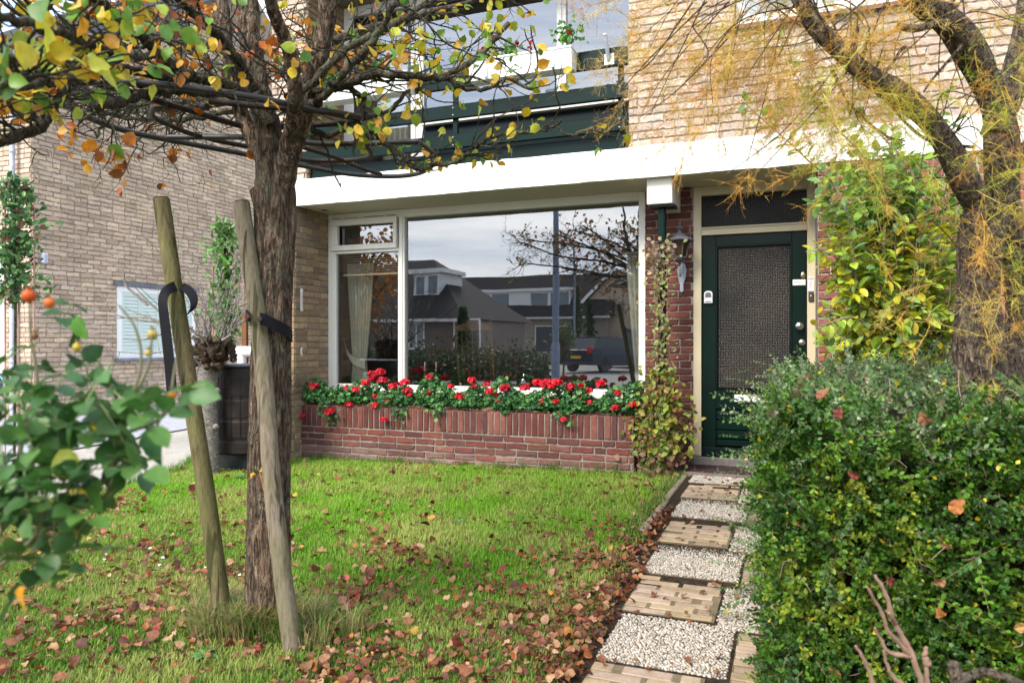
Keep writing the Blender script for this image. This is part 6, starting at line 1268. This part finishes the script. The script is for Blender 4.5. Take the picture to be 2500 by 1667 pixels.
for (px,d_,h_,lab) in ((1408,52,5.2,'tall dark green conical cypress before the terraced house'),(1130,30,2.6,'short dark conical conifer before the bungalow'),(1440,56,4.4,'slim dark green cypress farther right by the terraced house')):
    q=RY(px,800,d_); r=thing('cypress_tree',lab,'tree',(q[0],q[1],0)); n=900; z=RNG.random(n); T=np.stack([q[0]+RNG.normal(0,.45,n)*(1.05-z)*h_*.17,q[1]+RNG.normal(0,.45,n)*(1.05-z)*h_*.17,z*h_],-1); g=MB(); put(g,L_OVAL,T,rdir(n)+(0,0,1),rdir(n),RNG.uniform(.15,.3,n),pick([(.03,.07,.03),(.045,.09,.035)],n)); g.build('crown',M['leaf'],r); g=MB(); g.tube([(q[0],q[1],0),(q[0],q[1],h_*.7)],.06,6); g.build('trunk',M['twig'],r)
n=9000; a=RY(900,880,27); b=RY(1330,880,26); t=RNG.random(n); T=np.stack([a[0]+(b[0]-a[0])*t,a[1]+(b[1]-a[1])*t+RNG.normal(0,.6,n),np.abs(RNG.normal(0,.45,n))],-1); g=MB(); put(g,L_OVAL,T,rdir(n),rdir(n),RNG.uniform(.08,.2,n),pick([(.035,.08,.03),(.05,.11,.04),(.07,.12,.05),(.16,.08,.03)],n,.3)); struct(g.build('street_shrubbery',M['leaf']),'low green planting in front of the bungalow across the street','stuff')
# ---------------------------------------------------------------- sky, light, camera
sc=bpy.context.scene
w=bpy.data.worlds.new('World'); sc.world=w; w.use_nodes=True; nt=w.node_tree; nt.nodes.clear()
out=nt.nodes.new('ShaderNodeOutputWorld'); bg=nt.nodes.new('ShaderNodeBackground'); bg.inputs['Strength'].default_value=.15
sky=nt.nodes.new('ShaderNodeTexSky'); sky.sky_type='NISHITA'; sky.sun_disc=False; SE,SA=R(42),R(200)
sky.sun_elevation=SE; sky.sun_rotation=SA; sky.dust_density=3
tc=nt.nodes.new('ShaderNodeTexCoord'); mp=nt.nodes.new('ShaderNodeMapping'); mp.inputs['Scale'].default_value=(1,1,8); nt.links.new(tc.outputs['Generated'],mp.inputs['Vector'])
nz=nt.nodes.new('ShaderNodeTexNoise'); nz.inputs['Scale'].default_value=1.5; nz.inputs['Detail'].default_value=7; nz.inputs['Roughness'].default_value=.55; nt.links.new(mp.outputs[0],nz.inputs['Vector'])
rp=nt.nodes.new('ShaderNodeValToRGB'); rp.color_ramp.elements[0].position=.40; rp.color_ramp.elements[0].color=(2.8,3.9,5.6,1); rp.color_ramp.elements[1].position=.62; rp.color_ramp.elements[1].color=(8.8,8.9,9.0,1); nt.links.new(nz.outputs['Fac'],rp.inputs['Fac'])
mx=nt.nodes.new('ShaderNodeMix'); mx.data_type='RGBA'; mx.inputs[0].default_value=.85; nt.links.new(sky.outputs[0],mx.inputs[6]); nt.links.new(rp.outputs[0],mx.inputs[7]); nt.links.new(mx.outputs[2],bg.inputs[0]); nt.links.new(bg.outputs[0],out.inputs[0])
sd=bpy.data.lights.new('sun','SUN'); sd.energy=2.3; sd.angle=R(20); sd.color=(1,.93,.83); so_=bpy.data.objects.new('sun',sd); C.objects.link(so_)
# light arrives from above and behind the viewer, slightly from the left
az=R(200); dirv=Vector((math.sin(az)*math.cos(SE),math.cos(az)*math.cos(SE),math.sin(SE))); so_.rotation_euler=dirv.to_track_quat('Z','Y').to_euler()
cam=bpy.data.cameras.new('camera'); co=bpy.data.objects.new('camera',cam); C.objects.link(co); sc.camera=co
co.location=(0,0,H); co.rotation_euler=(R(90),0,YAW); cam.sensor_width=36; cam.lens=FPX/2500*36; cam.shift_y=6.5/2500; cam.clip_end=800; cam.clip_start=.05
cam.dof.use_dof=True; cam.dof.focus_distance=5.2; cam.dof.aperture_fstop=4.5
sc.view_settings.view_transform='Standard'; sc.view_settings.look='None'; sc.view_settings.exposure=1.25; sc.view_settings.gamma=1
sc.render.engine='CYCLES'; cy=sc.cycles; cy.max_bounces=7; cy.transparent_max_bounces=10; cy.diffuse_bounces=3; cy.glossy_bounces=3; cy.use_denoising=True; cy.caustics_reflective=False; cy.caustics_refractive=False
